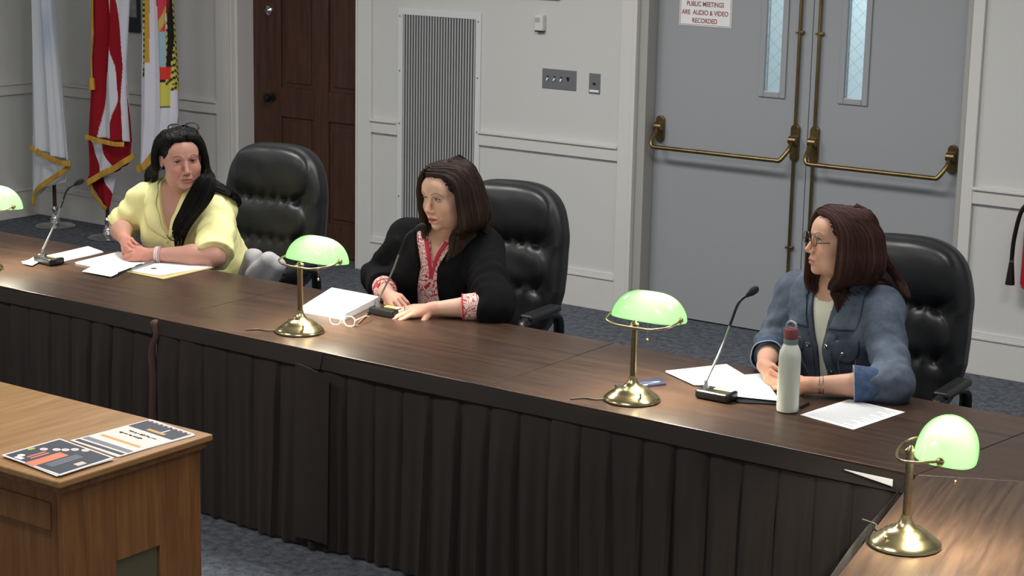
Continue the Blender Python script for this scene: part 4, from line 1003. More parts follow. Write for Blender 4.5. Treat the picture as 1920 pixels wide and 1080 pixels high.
class Person:
    def __init__(s, **k): s.__dict__.update(k); s.setup()
    def setup(s):
        s.HM = frame_from(s.face, s.headup)
        s.mid = (A(s.SL)+A(s.SR))/2; s.N = s.mid+np.array([0, 0, .045])+A(s.neckoff)
        up = nrm(s.N-s.pelvis); rt = A(s.SR)-A(s.SL); rt = nrm(rt-up*(rt@up)); s.TM = np.stack([rt, np.cross(up, rt), up], 1)
        s.L = np.linalg.norm(s.N-s.pelvis)
        s.hands = [hand_caps(**s.handL, side=-1), hand_caps(**s.handR, side=1)]
    def hl(s, p): return s.head+s.HM@(np.asarray(p, float)*s.hs)            # head-local to world
    def tl(s, p): return s.pelvis+s.TM@np.asarray(p, float)                  # torso-local to world
    def torso(s, P, g=0.0):
        w = s.wide; q = ((P-s.pelvis.astype(F32))@s.TM.astype(F32)); L = s.L
        d = ell(q, (0, -.01, .02), (.185*w+g, .135*w+g, .125+g))
        d = smin(d, ell(q, (0, .015, .33*L), (.165*w+g, .125*w+g, .16+g)), .06)
        d = smin(d, ell(q, (0, .005, .66*L), (.165*w+g, .115*w+g, .16+g)), .06)
        ax = q.copy(); ax[:, 0] = np.abs(q[:, 0])
        d = smin(d, ell(ax, (.078*w, .085, .60*L), (.078*w+g, .068*w+g, .078+g)), .05)
        for S_ in (s.SL, s.SR):
            d = smin(d, cap(P, s.N-s.TM[:, 2]*.035, A(S_), .058+g, .060+g), .05)
            d = smin(d, cap(P, s.N+s.TM[:, 2]*.03, (A(S_)+s.N)/2-s.TM[:, 2]*.01, .040+g, .045+g), .05)
        d = smin(d, cap(P, s.N-s.TM[:, 2]*.06, s.N+s.TM[:, 2]*.02, .07+g, .05+g), .04)
        return d
    def neck(s, P, g=0.): return cap(P, s.N-s.TM[:, 2]*.03, s.hl((0, -.022, -.055)), .058+g, .054+g)
    def arm(s, P, i, g=0., k=.03):
        S_, E_, W_ = (s.SL, s.EL, s.handL['W']) if i == 0 else (s.SR, s.ER, s.handR['W']); a = s.armr
        S_, E_, W_ = A(S_), A(E_), A(W_)
        d = cap(P, S_, E_, .056*a+g, .044*a+g); m = E_+(W_-E_)*.35
        d = smin(d, cap(P, E_, m, .043*a+g, .042*a+g), .02); d = smin(d, cap(P, m, W_, .042*a+g, .0255+g), .02); return d
    def legs(s, P, g=0.):
        d = None
        for i in (0, 1):
            sx = -1 if i == 0 else 1
            h0 = s.pelvis+s.TM[:, 0]*sx*.09+np.array([0, 0, -.02]); kn = A(s.knee[i]); an = A(s.ankle[i])
            for e in (cap(P, h0, kn, .085+g, .058+g), cap(P, kn, an, .056+g, .036+g)):
                d = e if d is None else smin(d, e, .03)
        return d
    def body(s, P):
        P = P.astype(F32)
        hc = s.hl((0, 0, -.01)); R = .16*s.hs
        def fh(Q):
            q = ((Q-s.head.astype(F32))@s.HM.astype(F32))/s.hs; return head_sdf(q, heavy=s.heavy, mouth=s.mouth)*s.hs
        d = culled(P, hc, R, fh, .06)
        d = smin(d, s.neck(P), .022)
        d = smin(d, culled(P, s.tl((0, 0, .25)), .42, s.torso, .1), .03)
        for i in (0, 1):
            a = s.arm(P, i); h = s.hands[i]
            hd = culled(P, h['c'], .135, lambda Q, h=h: hand_sdf(Q, h), .04)
            d = smin(d, smin(a, hd, .014), .012 if True else 0)
        d = smin(d, culled(P, (A(s.knee[0])+A(s.knee[1]))/2, .62, lambda Q: s.legs(Q, -.015), .1), .03)
        return d
    def bounds(s):
        pts = np.array([s.head+.2, s.head-.2, s.pelvis+.3, s.pelvis-.3, A(s.EL), A(s.ER), A(s.handL['W']), A(s.handR['W']), s.hands[0]['c'], s.hands[1]['c'], A(s.knee[0]), A(s.knee[1]), A(s.ankle[0]), A(s.ankle[1])])
        return pts.min(0)-.13, pts.max(0)+.13

def skin_colors(s, V):
    q = ((V-s.head)@s.HM)/s.hs; x, y, z = q.T; base = np.array(S(*s.skin)[:3]); n = len(V)
    C = np.tile(base, (n, 1)); sm = lambda e0, e1, v: np.clip((v-e0)/(e1-e0), 0, 1)
    def mix(col, m): C[:] = C*(1-m[:, None])+np.array(S(*col)[:3])*m[:, None]
    front = sm(.03, .05, y)*(np.abs(z) < .13)
    r, g, b = s.skin
    mix((r, int(g*.86), int(b*.84)), .55*front*np.exp(-((np.abs(x)-.04)/.018)**2-((z+.03)/.02)**2))        # cheeks
    mix((r, int(g*.86), int(b*.84)), .5*front*np.exp(-(x/.014)**2-((z+.03)/.012)**2)*(y > .09))
    lip = (x/.0245)**2+((z+.0645)/(.0105*(1-.35*np.abs(x)/.0245)))**2
    mix(s.lip, (1-sm(.75, 1.15, lip))*(y > .07)*front)
    if s.mouth: mix((70, 30, 30), (1-sm(.6, 1.1, (x/.017)**2+((z+.0655)/.0022)**2))*(y > .07))
    ax = np.abs(x); bz = .0315-.0075*((ax-.030)/.018)**2+.002
    mix(s.brow, .75*(1-sm(.0013, .0034, np.abs(z-bz)))*(1-sm(.0150, .020, np.abs(ax-.031)))*(y > .03))
    mix((int(r*.80), int(g*.68), int(b*.68)), .40*front*np.exp(-((ax-.031)/.016)**2-((z-.016)/.006)**2))
    for h in s.hands:                                                                                     # pinker knuckles and fingers
        d = np.sqrt(((V-h['c'])**2).sum(1)); mix((r, int(g*.88), int(b*.86)), .5*(d < .10))
    return C
M['skin'] = vcol('skin', .52, .35, bump=(130, .12, .0012), sss=.12)
M['eye'] = vcol('eyeball', .15, .5)
HI = .0026

def build_body(s, root):
    lo, hi = s.bounds()
    fine_c = [(s.hl((0, 0, -.02)), .19*s.hs), (s.hands[0]['c'], .15), (s.hands[1]['c'], .15)]
    def infine(V): 
        m = np.zeros(len(V), bool)
        for c_, r in fine_c: m |= ((V-c_)**2).sum(1) < r*r
        return m
    parts = [surface(s.body, lo, hi, .008, keep=lambda V: ~infine(V))]
    b = [(c_-r-.01, c_+r+.01) for c_, r in fine_c]
    parts.append(surface(s.body, b[0][0], b[0][1], HI, keep=lambda V: infine(V)))
    l2 = np.minimum(b[1][0], b[2][0]); h2 = np.maximum(b[1][1], b[2][1])
    parts.append(surface(s.body, l2, h2, HI, keep=lambda V: (((V-fine_c[1][0])**2).sum(1) < .15**2) | (((V-fine_c[2][0])**2).sum(1) < .15**2)))
    VF = merge(parts)
    return to_obj('body', VF, M['skin'], root, colors=skin_colors(s, VF[0]))

def build_eyes(s, root, open_=.0050, look=(0, 0), iris=(70, 50, 36)):
    for sx in (-1, 1):
        c = np.array([sx*.031, .0695, .010]); r = .01475; nu, nv = 18, 10; vs = []; cols = []
        for j in range(nv+1):
            for i in range(nu+1):
                u = -1+2*i/nu; v = -1+2*j/nv; dx = u*.0128; hz = open_*(1-abs(u)**2.2)
                dz = v*hz*(1.0 if v > 0 else .8)+.0004*sx*u*0
                y = math.sqrt(max(r*r-dx*dx-dz*dz, 0)); vs.append(s.hl(c+np.array([dx, y, dz])))
                e = math.hypot(dx-look[0], dz-look[1]-.0006); cols.append(S(12, 10, 10)[:3] if e < .0026 else S(*iris)[:3] if e < .0058 else S(205, 196, 190)[:3])
        fs = [(j*(nu+1)+i, j*(nu+1)+i+1, (j+1)*(nu+1)+i+1, (j+1)*(nu+1)+i) for j in range(nv) for i in range(nu)]
        e = MB(); e.add(vs, fs); eo = e.build('eye', M['eye'], root, colors=np.array(cols, F32))
        pts = []
        for i in range(15):
            u = -1+2*i/14; dx = u*.0135; dz = open_*(1-abs(u)**2.2)+.0002; y = math.sqrt(max((r+.0004)**2-dx*dx-dz*dz, 0)); pts.append(s.hl(c+np.array([dx, y, dz])))
        MB().tube(pts, [.0008]+[.0019]*13+[.0008], 5).build('eyelashes', s.lashm, eo)

def strands(s, name, locks, m, root, cols, per=46, sr=.0008, seed=0, parent_col_noise=.16):
    """locks: (points world, radius start, mid, end)"""
    rg = np.random.default_rng(seed); V = []; Fs = []; C = []; base = 0
    c0, c1 = [np.array(S(*c)[:3]) for c in cols]
    for (pts, r0, r1, r2, flat) in locks:
        P = np.array([tuple(p) for p in catmull([tuple(p) for p in pts], 5)]); n = len(P)
        T = np.gradient(P, axis=0); T /= np.linalg.norm(T, axis=1)[:, None]+1e-9
        Nn = []; a = np.cross(T[0], (0.3, .2, 1)); a /= np.linalg.norm(a)
        for t in T: a = a-t*(a@t); a /= np.linalg.norm(a)+1e-9; Nn.append(a)
        Nn = np.array(Nn); B = np.cross(T, Nn); t = np.linspace(0, 1, n)
        rad = np.where(t < .5, r0+(r1-r0)*t*2, r1+(r2-r1)*(t-.5)*2)
        # which of N,B is radial from the head: flatten that one
        out_ = P-s.head; out_ -= T*(out_*T).sum(1)[:, None]; out_ /= np.linalg.norm(out_, axis=1)[:, None]+1e-9; side = np.cross(T, out_)
        # core
        k = 10; an = np.arange(k)*2*PI/k
        ring = P[:, None]+(out_[:, None]*np.cos(an)[None, :, None]*flat+side[:, None]*np.sin(an)[None, :, None])*(rad*.9*np.clip((1-t)*4, .05, 1)*np.clip(t*8, .15, 1))[:, None, None]
        V.append(ring.reshape(-1, 3)); i, j = np.meshgrid(np.arange(n-1), np.arange(k), indexing='ij')
        Fs.append(np.stack([i*k+j, i*k+(j+1) % k, (i+1)*k+(j+1) % k, (i+1)*k+j], -1).reshape(-1, 4)+base); base += n*k
        C.append(np.repeat(((c0*(1-t[:, None]**2)+c1*t[:, None]**2)*.95), k, 0))
        for q in range(per):
            th = rg.uniform(0, 2*PI); rr = rg.uniform(.86, 1.06); n2 = n if rg.random() < .45 else int(n*rg.uniform(.70, 1)); n2 = max(n2, 4)
            w_ = .12*np.sin(t*rg.uniform(4, 9)+rg.uniform(0, 6)); th2 = th+w_+rg.normal()*.25*t
            fz = 1+rg.normal()*.10*t**2
            cen = P+(out_*(np.cos(th2)*flat)[:, None]+side*np.sin(th2)[:, None])*(rad*rr*fz)[:, None]
            cen = cen[:n2]; r_ = sr*(1-.6*(np.arange(n2)/(n2-1))**3); kk = 3; an3 = np.arange(kk)*2*PI/kk+rg.uniform(0, 6)
            ring = cen[:, None]+(out_[:n2, None]*np.cos(an3)[None, :, None]+side[:n2, None]*np.sin(an3)[None, :, None])*r_[:, None, None]
            V.append(ring.reshape(-1, 3)); i, j = np.meshgrid(np.arange(n2-1), np.arange(kk), indexing='ij')
            Fs.append(np.stack([i*kk+j, i*kk+(j+1) % kk, (i+1)*kk+(j+1) % kk, (i+1)*kk+j], -1).reshape(-1, 4)+base); base += n2*kk
            f = 1+rg.normal()*parent_col_noise; f = max(.4, f); tt = (np.arange(n2)/n)[:, None]
            C.append(np.repeat(np.clip((c0*(1-tt**2)+c1*tt**2)*f, 0, 1), kk, 0))
    return np.concatenate(V), np.concatenate(Fs), np.concatenate(C)
def scalp(s, grow=1.0, line=.082, part=0.):
    """thin cap under the locks"""
    c = np.array([0, -.014, .036]); r = np.array([.0785, .0965, .0835])*grow; nu, nv = 220, 120; P = []
    for j in range(nv+1):
        th = PI*.82*j/nv
        for i in range(nu):
            a = 2*PI*i/nu; P.append(c+r*np.array([math.sin(th)*math.sin(a), math.sin(th)*math.cos(a), math.cos(th)]))
    P = np.array(P); Fq = np.array([(j*nu+i, j*nu+(i+1) % nu, (j+1)*nu+(i+1) % nu, (j+1)*nu+i) for j in range(nv) for i in range(nu)])
    cen = P[Fq].mean(1); x, y, z = cen.T
    hl_ = np.where(y > .0, line-np.clip((np.abs(x)-.03)/.045, 0, 1)**1.8*.085, -1)+.0025*np.sin(np.arctan2(x, y)*60)
    keep = (z > hl_) & ~((y > .03) & (z < .02+.6*(y-.03))); keep |= (y < .012) & (z > -.10)
    Fq = Fq[keep]
    return np.array([s.hl(p) for p in P]), Fq
M['hair'] = vcol('hair', .5, .25)
def build_hair(s, root, locks, cols, per=46, seed=0, **kw):
    per = 84
    V, Fq, C = strands(s, 'hair', locks, M['hair'], root, cols, per, seed=seed)
    SV, SF = scalp(s, **kw)
    VF = merge([(V, Fq), (SV, SF)]); C = np.concatenate([C, np.tile(np.array(S(*cols[0])[:3])*.95, (len(SV), 1))])
    return to_obj('hair', VF, M['hair'], root, colors=C)
def shell_pt(phi, z, g=1.0, rx=.086, ry=.104, rz=.094):
    """point of the hair shell at azimuth phi (0 front, + person's right) and local height z"""
    k = math.sqrt(max(0, 1-((z-.034)/rz)**2)) if z > .034 else 1.0
    return np.array([math.sin(phi)*rx*g*k, -.014+math.cos(phi)*ry*g*k, z])
def cloth(fn, s, lo, hi, h, name, m, root, color=None):
    V, Fq = surface(fn, lo, hi, h); return to_obj(name, (V, Fq), m, root, colors=color(V) if color else None)
def ribbon(fn, pa, pb, off, name, m, root, solid=.003, n=6, sub=6, lift=.0, par=None):
    """strip between two world polylines, laid on the surface fn at height off"""
    a = np.array([tuple(p) for p in catmull(pa, sub)]); b = np.array([tuple(p) for p in catmull(pb, sub)]); k = len(a); rows = []
    for j in range(n+1):
        t = j/n; q = a*(1-t)+b*t; q = project(fn, q, off+lift*math.sin(t*PI)); rows.append(q)
    vs = np.concatenate(rows); fs = [(j*k+i, j*k+i+1, (j+1)*k+i+1, (j+1)*k+i) for j in range(n) for i in range(k-1)]
    mb = MB(); mb.add([tuple(v) for v in vs], fs); return mb.build(name, m, par or root, solid=solid)
def ring_on(fn, c, axis, r, off, rad, name, m, parent, flat=1., n=28):
    ax = nrm(axis); u = nrm(np.cross(ax, (0, 0, 1) if abs(ax[2]) < .9 else (1, 0, 0))); v = np.cross(ax, u)
    P = np.array([A(c)+(u*math.cos(2*PI*k/n)+v*math.sin(2*PI*k/n))*r for k in range(n+1)]); P = project(fn, P, off)
    return MB().tube([tuple(p) for p in P], rad, 8, cap=False).build(name, m, parent)
def sleeve(P, S_, E_, W_, t_end, r0, r1, k=.03):
    """loose sleeve from the shoulder down to a clean hem; t_end in 0..1 upper arm, 1..2 forearm"""
    S_, E_, W_ = A(S_), A(E_), A(W_)
    if t_end <= 1:
        ax = nrm(E_-S_); e = S_+(E_-S_)*t_end; return smax(cap(P, S_, e+ax*r1, r0, r1), (P-e.astype(F32))@ax.astype(F32), .005)
    ax = nrm(W_-E_); e = E_+(W_-E_)*(t_end-1)
    return smin(cap(P, S_, E_, r0, r1*1.12), smax(cap(P, E_, e+ax*r1, r1*1.12, r1), (P-e.astype(F32))@ax.astype(F32), .005), k)
def legcloth(s, P, g): return s.legs(P, g)
trousers = mat('dark_trousers', S(34, 36, 44), .8)
def add_trousers(s, root):
    fn = lambda P: np.minimum(smax(s.legs(P, .004), -(P[:, 2]-.11), .004), 9)
    def fn2(P):
        d = smin(s.legs(P, .004), culled(P, s.tl((0, 0, .02)), .25, lambda Q: ell(Q-s.pelvis.astype(F32), (0, 0, -.0), (.188*s.wide, .14*s.wide, .125)), .08), .05)
        d = smax(d, .10-P[:, 2], .004); return smax(d, P[:, 2]-(s.pelvis[2]-.03), .004)
    pts = np.array([A(k) for k in list(s.knee)+list(s.ankle)]+[s.pelvis]); cloth(fn2, s, pts.min(0)-.26, pts.max(0)+.26, .009, 'trousers', trousers, root)
    for k in (0, 1):
        a = A(s.ankle[k]); f = nrm([s.face[0]*.2, -1, 0]); 
        sh = lambda P: smin(ell(P, a+f*.06+np.array([0, 0, -.052]), (.042, .12, .030)), cap(P, a+np.array([0, 0, -.03]), a+np.array([0, 0, .01]), .042, .040), .03)
        sh2 = lambda P: smax(sh(P), .004-P[:, 2], .004)
        cloth(sh2, s, a-.2, a+.2, .008, 'shoe', M['black'], root)

def hair_edge(x, up=.003):
    z = .082-min(1, max(0, (abs(x)-.03)/.045))**1.8*.085+up; k = 1-(x/.0795)**2-((z-.036)/.0845)**2
    return np.array([x, -.014+.0975*math.sqrt(max(k, .0)), z])
def temple(s, n=10):
    """short hair combed back from the hairline, under the main locks"""
    out = []
    for sx in (-1, 1):
        for k in range(n):
            x = sx*(.012+.0625*k/(n-1)); e = hair_edge(x); ph = math.atan2(e[0], e[1]+.014); z = e[2]
            p1 = shell_pt(ph+sx*.35, z+.006, .95); p2 = shell_pt(ph+sx*.8, z-.004, 1.0); p3 = shell_pt(ph+sx*1.25, z-.03, 1.02)
            out.append(([s.hl(e), s.hl(p1), s.hl(p2), s.hl(p3)], .0035, .011, .010, .5))
    return out
def crown(s):
    """hair over the top and back of the head, from the parting"""
    out = []
    for sx in (-1, 1):
        for k in range(9):
            y = .045-.0165*k; z = .112-.25*max(0, -y-.01)**1.0; a = math.radians(88+k*9)*sx
            out.append(([s.hl((.016, y, z)), s.hl(shell_pt(a*.9, .104, 1.12)), s.hl(shell_pt(a, .075, 1.14)), s.hl(shell_pt(a, .02, 1.16))], .019, .024, .018, .5))
    return out
def push(locks, fn):
    """lift the parts of a lock that would run inside the clothes"""
    out = []
    for (pts, r0, r1, r2, fl) in locks:
        P = np.array([tuple(p) for p in catmull([tuple(p) for p in pts], 3)]); n = len(P); t = np.linspace(0, 1, n); rad = np.where(t < .5, r0+(r1-r0)*t*2, r1+(r2-r1)*(t-.5)*2)*fl*.75+.002
        for _ in range(5):
            d = fn(P); m = (d < rad) & (t > .3)
            if not m.any(): break
            P[m] += grad(fn, P[m])*(rad-d)[m][:, None]*.8
        for _ in range(2): P[1:-1] = P[1:-1]*.5+(P[:-2]+P[2:])*.25
        out.append(([tuple(p) for p in P[::2]]+([tuple(P[-1])] if (n-1) % 2 else []), r0, r1, r2, fl))
    return out
# ================================================================= woman in the yellow shirt
c = A(atY(339, 297, -3.09))
tocam = nrm((A(CO)-c)*np.array([1, 1, 0])); imr = np.array([-tocam[1], tocam[0], 0]); imr = imr if imr[0] > 0 else -imr
def look(c, yaw, pitch, roll=0.):
    """yaw: degrees towards image right, pitch up, roll towards image right"""
    tc = nrm((A(CO)-c)*np.array([1, 1, 0])); ir = np.array([-tc[1], tc[0], 0]); ir = ir if ir[0] > 0 else -ir
    y = math.radians(yaw); F = tc*math.cos(y)+ir*math.sin(y); F = F*math.cos(math.radians(pitch))+np.array([0, 0, 1])*math.sin(math.radians(pitch))
    return F, np.array([0, 0, 1.])+ir*math.tan(math.radians(roll))
F, UP = look(c, 13, -7, -3)
wl = A(at(288, 477, TZ+.040)); wr = A(at(233, 447, TZ+.085))
dl = A(at(222, 473, TZ+.045))-wl; dr = A(at(250, 478, TZ+.05))-wr
w1 = Person(head=c, face=F, headup=UP, hs=1.12, heavy=1., mouth=0, neckoff=(0, .0, .02), pelvis=np.array([-6.16, -2.87, .63]),
    SL=A(atY(408, 391, -2.93)), SR=A(atY(274, 377, -3.0)), EL=A(at(402, 480, TZ+.046)), ER=A(atY(226, 427, -3.06)), wide=1.22, armr=1.12,
    handL=dict(W=wl, D=dl, N=(.35, -.75, .55), curl=(.62, .66, .70, .72), thumb=(.5, .5), sp=.06, s=1.02),
    handR=dict(W=wr, D=dr, N=(-.55, -.55, .63), curl=(.80, .82, .85, .85), thumb=(.3, .3), sp=.05, s=1.0),
    knee=[(-6.0, -3.22, .53), (-6.25, -3.22, .53)], ankle=[(-6.0, -3.2, .10), (-6.25, -3.2, .10)],
    skin=(196, 146, 130), lip=(168, 102, 98), brow=(70, 50, 44))
w1.lashm = mat('dark_lashes', S(28, 20, 18), .6)
root = thing('person', 'woman in a yellow button-up shirt with long black hair, hands clasped on the table', 'person', (-6.1, -2.75, 0))
build_body(w1, root); build_eyes(w1, root, .0036, (.0015, -.001))
def shirt1(P, cut=True):
    P = P.astype(F32); s = w1; q = (P-s.pelvis.astype(F32))@s.TM.astype(F32)
    d = culled(P, s.tl((0, 0, .25)), .45, lambda Q: s.torso(Q, .016), .1)
    d = smin(d, sleeve(P, s.SL, s.EL, s.handL['W'], 1.0, .082, .087), .04); d = smin(d, sleeve(P, s.SR, s.ER, s.handR['W'], .98, .078, .081), .04)
    n = .0045*snoise(P, 26, 1)+.0022*snoise(P, 60, 2)
    for S_, E_ in ((s.SL, s.EL), (s.SR, s.ER)):
        S_, E_ = A(S_), A(E_); ax = nrm(E_-S_); t = (P-S_.astype(F32))@ax.astype(F32); r = np.exp(-((P-((S_+E_)/2).astype(F32))**2).sum(1)/.02)
        n = n+r*.0045*np.sin(t*70+4*np.sin(q[:, 0]*18)+q[:, 1]*20)
    d = d+n
    if not cut: return d
    L = s.L; zt = q[:, 2]; vz = .60*L; half = np.clip((zt-vz), 0, 1)*.33+.004
    open_ = np.maximum(np.abs(q[:, 0]+.004)-half, -(q[:, 1]-.0)); open_ = np.maximum(open_, -(zt-vz)); d = smax(d, -open_, .005)
    nk = cap(P, s.N-s.TM[:, 2]*.03, s.N+s.TM[:, 2]*.25, .068, .09); return smax(d, -nk, .006)
M['yellow'] = mat('yellow_linen', S(244, 238, 172), .85, bump=(90, .25, .003), spec=.2)
lo, hi = w1.bounds(); lo2 = lo.copy(); lo2[2] = .5; hi2 = hi.copy(); hi2[2] = w1.N[2]+.1
cloth(shirt1, w1, lo2, hi2, .005, 'shirt', M['yellow'], root)
# collar, placket and cuffs
def tp(s, x, z, y=.25): return s.tl((x, y, z))
L = w1.L
for sg in (-1, 1):
    a_ = [tp(w1, sg*.006, .60*L, .16), tp(w1, sg*.034, .76*L, .14), tp(w1, sg*.060, .93*L, .08), tp(w1, sg*.068, 1.08*L, .01), tp(w1, sg*.03, 1.14*L, -.07), tp(w1, 0, 1.15*L, -.08)]
    b_ = [tp(w1, sg*.030, .60*L, .16), tp(w1, sg*.098, .70*L, .14), tp(w1, sg*.128, .84*L, .09), tp(w1, sg*.112, .98*L, .0), tp(w1, sg*.04, 1.02*L, -.11), tp(w1, 0, 1.02*L, -.12)]
    ribbon(lambda P: shirt1(P, False), a_, b_, .004, 'collar', M['yellow'], root, solid=.004, lift=.006)
ribbon(lambda P: shirt1(P, False), [tp(w1, -.004, .60*L, .16), tp(w1, -.004, .35*L, .17), tp(w1, -.004, .05*L, .18)], [tp(w1, .030, .60*L, .16), tp(w1, .030, .35*L, .17), tp(w1, .030, .05*L, .18)], .002, 'button_placket', M['yellow'], root, n=3, solid=.003)
btn = mat('shirt_button', S(236, 226, 190), .3)
for z in (.55, .40, .25):
    p = project(shirt1, [tp(w1, .013, z*L, .17)], .006)[0]; MB().ball(p, (.006, .006, .006), 10).build('button', btn, root)
# bracelet
brm = mat('white_bracelet', S(226, 208, 206), .25)
ax = wl-A(w1.EL); ax = nrm(ax); pc = wl-ax*.018
for k in range(3): ring_on(w1.body, pc-ax*(.009*k-.004), ax, .035, .0035, .0042, 'bracelet', brm if k != 2 else mat('rose_beads', S(190, 150, 150), .3), root)
add_trousers(w1, root)
# hair: combed back from the brow, tucked behind her right ear, long over her left shoulder
s = w1; locks = []
H = s.hl
def lk(pts, r0=.02, r1=.022, r2=.008, flat=.6): locks.append((pts, r0, r1, r2, flat))
for k in range(9):                                          # her left side, image right: falls forward down the chest
    ph = -math.radians(58+k*9); st = np.array([-.012-.004*k, .066-.016*k, .113-.004*abs(k-3)])
    f = k/8
    pts = [H(st), H(shell_pt(ph*.80, .088, 1.10)), H(shell_pt(ph, .02, 1.17)), H(shell_pt(ph, -.06, 1.22))]
    g_ = (k*5 % 9)/8; e = [A(atY(376+26*g_, 333, -3.08)), A(atY(352+42*g_, 372, -3.10)), A(atY(334+34*g_, 405, -3.13)), A(atY(324+26*g_, 434, -3.14)), A(atY(330+10*g_, 452+12*(k % 3), -3.15))]
    lk(pts+e, .013, .019, .004, .6)
for k in range(6):                                          # behind the shoulder on that side
    ph = -math.radians(115+k*12); st = np.array([-.02, -.03-.012*k, .118-.006*k])
    lk([H(st), H(shell_pt(ph, .08, 1.04)), H(shell_pt(ph, 0, 1.08)), H(shell_pt(ph, -.09, 1.15)), A(atY(404+8*k, 345+4*k, -2.94)), A(atY(414+6*k, 366+4*k, -2.86)), A(atY(428+3*k, 392, -2.82))], .02, .022, .006)
for k in range(10):                                         # her right side, image left: behind the ear, to the shoulder
    ph = math.radians(88+k*9.5); st = np.array([.004+.004*k, .068-.014*k, .114-.005*abs(k-3)])
    x_ = 294-3.0*min(k, 5)
    pts = [H(st), H(shell_pt(math.radians(70+k*8), .088, 1.09)), H(shell_pt(ph, .03, 1.12)+np.array([0, -.01, 0])), H(shell_pt(ph+.1, -.05, 1.16)), A(atY(x_, 316, -3.05+.015*k)), A(atY(x_-4, 336+(k % 3)*6, -3.03+.016*k))]
    lk(pts, .013, .024, .006)
for k in range(7):                                          # the front, combed back
    x = (-3+k)*.019; lk([H(hair_edge(x*.92)), H((x, .056, .104-.20*abs(x))), H((x*1.05, .02, .120-.2*abs(x))), H((x, -.05, .116-.2*abs(x))), H((x, -.105, .05))], .004, .017, .012, .45)
for pp in ([(350, 420), (338, 446), (322, 452), (312, 440)],):
    lk([A(atY(x, y, -3.165+.0*k)) for k, (x, y) in enumerate(pp)], .003, .003, .0015, .6)
build_hair(w1, root, push(locks+temple(w1), shirt1), ((20, 17, 16), (24, 20, 19)), per=44, seed=1, grow=1.02)
# earring and the glasses pushed up on her head
MB().ball(H((.079, -.004, -.036)), .006, 10).build('earring', mat('blue_earring', S(70, 80, 140), .3), root)
o = H((0, .066, .142)); gf = mat('black_frame', S(14, 13, 14), .4)
readers('eyeglasses', 'black framed glasses pushed up on the black-haired woman\'s head', o, s.HM[:, 0], -s.HM[:, 1]*.9-s.HM[:, 2]*.42, gf, w_=.064, lens=M['lens'], temples=.13, rim=.0032)

# ================================================================= woman in the black cardigan
c = A(atY(838, 366, -3.08)); F, UP = look(c, -44, -10, -2)
wl = A(at(812, 579, TZ+.036)); wr = A(at(727, 552, TZ+.045))
w2 = Person(head=c, face=F, headup=UP, hs=1.12, heavy=.4, mouth=1., neckoff=(0, .0, .0), pelvis=np.array([-4.74, -2.87, .63]),
    SL=A(atY(904, 468, -2.92)), SR=A(atY(766, 452, -3.0)), EL=A(at(925, 574, TZ+.050)), ER=A(atY(709, 522, -3.04)), wide=1.22, armr=1.1,
    handL=dict(W=wl, D=A(at(752, 584, TZ+.028))-wl, N=(.15, -.45, .88), curl=(.30, .30, .28, .30), thumb=(.2, .1), sp=.16, s=1.02),
    handR=dict(W=wr, D=A(at(758, 574, TZ+.03))-wr, N=(-.25, -.5, .83), curl=(.62, .66, .7, .75), thumb=(.4, .3), sp=.08, s=1.02),
    knee=[(-4.58, -3.22, .53), (-4.84, -3.22, .53)], ankle=[(-4.58, -3.2, .10), (-4.84, -3.2, .10)],
    skin=(222, 178, 156), lip=(190, 104, 100), brow=(110, 84, 66))
w2.lashm = w1.lashm
root = thing('person', 'woman in a black cardigan over a red and white patterned blouse, speaking', 'person', (-4.7, -2.75, 0))
build_body(w2, root); build_eyes(w2, root, .0046, (.004, -.0022))
def blouse_mat():
    m = NT('patterned_blouse'); tc = m.n('ShaderNodeTexCoord')
    v = m.n('ShaderNodeTexVoronoi', _feature='DISTANCE_TO_EDGE', Scale=34.0); nz = m.n('ShaderNodeTexNoise', Scale=14.0); mx = m.n('ShaderNodeMixRGB', _blend_type='ADD'); mx.inputs[0].default_value = .12
    m.l(tc.outputs['Object'], nz.inputs[0]); m.l(tc.outputs['Object'], mx.inputs[1]); m.l(nz.outputs[1], mx.inputs[2]); m.l(mx.outputs[0], v.inputs['Vector'])
    rp = m.n('ShaderNodeValToRGB'); e = rp.color_ramp.elements; e[0].position = .0; e[0].color = S(196, 30, 60); e[1].position = .10; e[1].color = S(232, 220, 208)
    k = e.new(.035); k.color = S(206, 60, 84); k = e.new(.075); k.color = S(238, 224, 214); k = e.new(.25); k.color = S(222, 206, 192); k = e.new(.32); k.color = S(200, 44, 72)
    m.l(v.outputs['Distance'], rp.inputs[0]); m.l(rp.outputs[0], m.b.inputs['Base Color']); m.b.inputs['Roughness'].default_value = .8; return m.m
M['blouse'] = blouse_mat()
def blouse(P, cut=True):
    P = P.astype(F32); s = w2; q = (P-s.pelvis.astype(F32))@s.TM.astype(F32)
    d = culled(P, s.tl((0, 0, .25)), .42, lambda Q: s.torso(Q, .008), .1)
    for S_, E_, W_, te in ((s.SL, s.EL, s.handL['W'], 1.52), (s.SR, s.ER, s.handR['W'], 1.78)):
        d = smin(d, sleeve(P, S_, E_, W_, te, .060, .051 if te < 1.6 else .045), .03)
    d = d+.0015*snoise(P, 40, 4)
    if not cut: return d
    zt = q[:, 2]; vz = .84*s.L; half = np.clip(zt-vz, 0, 1)*.34+.003
    d = smax(d, -np.maximum(np.maximum(np.abs(q[:, 0])-half, -q[:, 1]), -(zt-vz)), .004)
    return smax(d, -cap(P, s.N-s.TM[:, 2]*.015, s.N+s.TM[:, 2]*.25, .062, .09), .005)
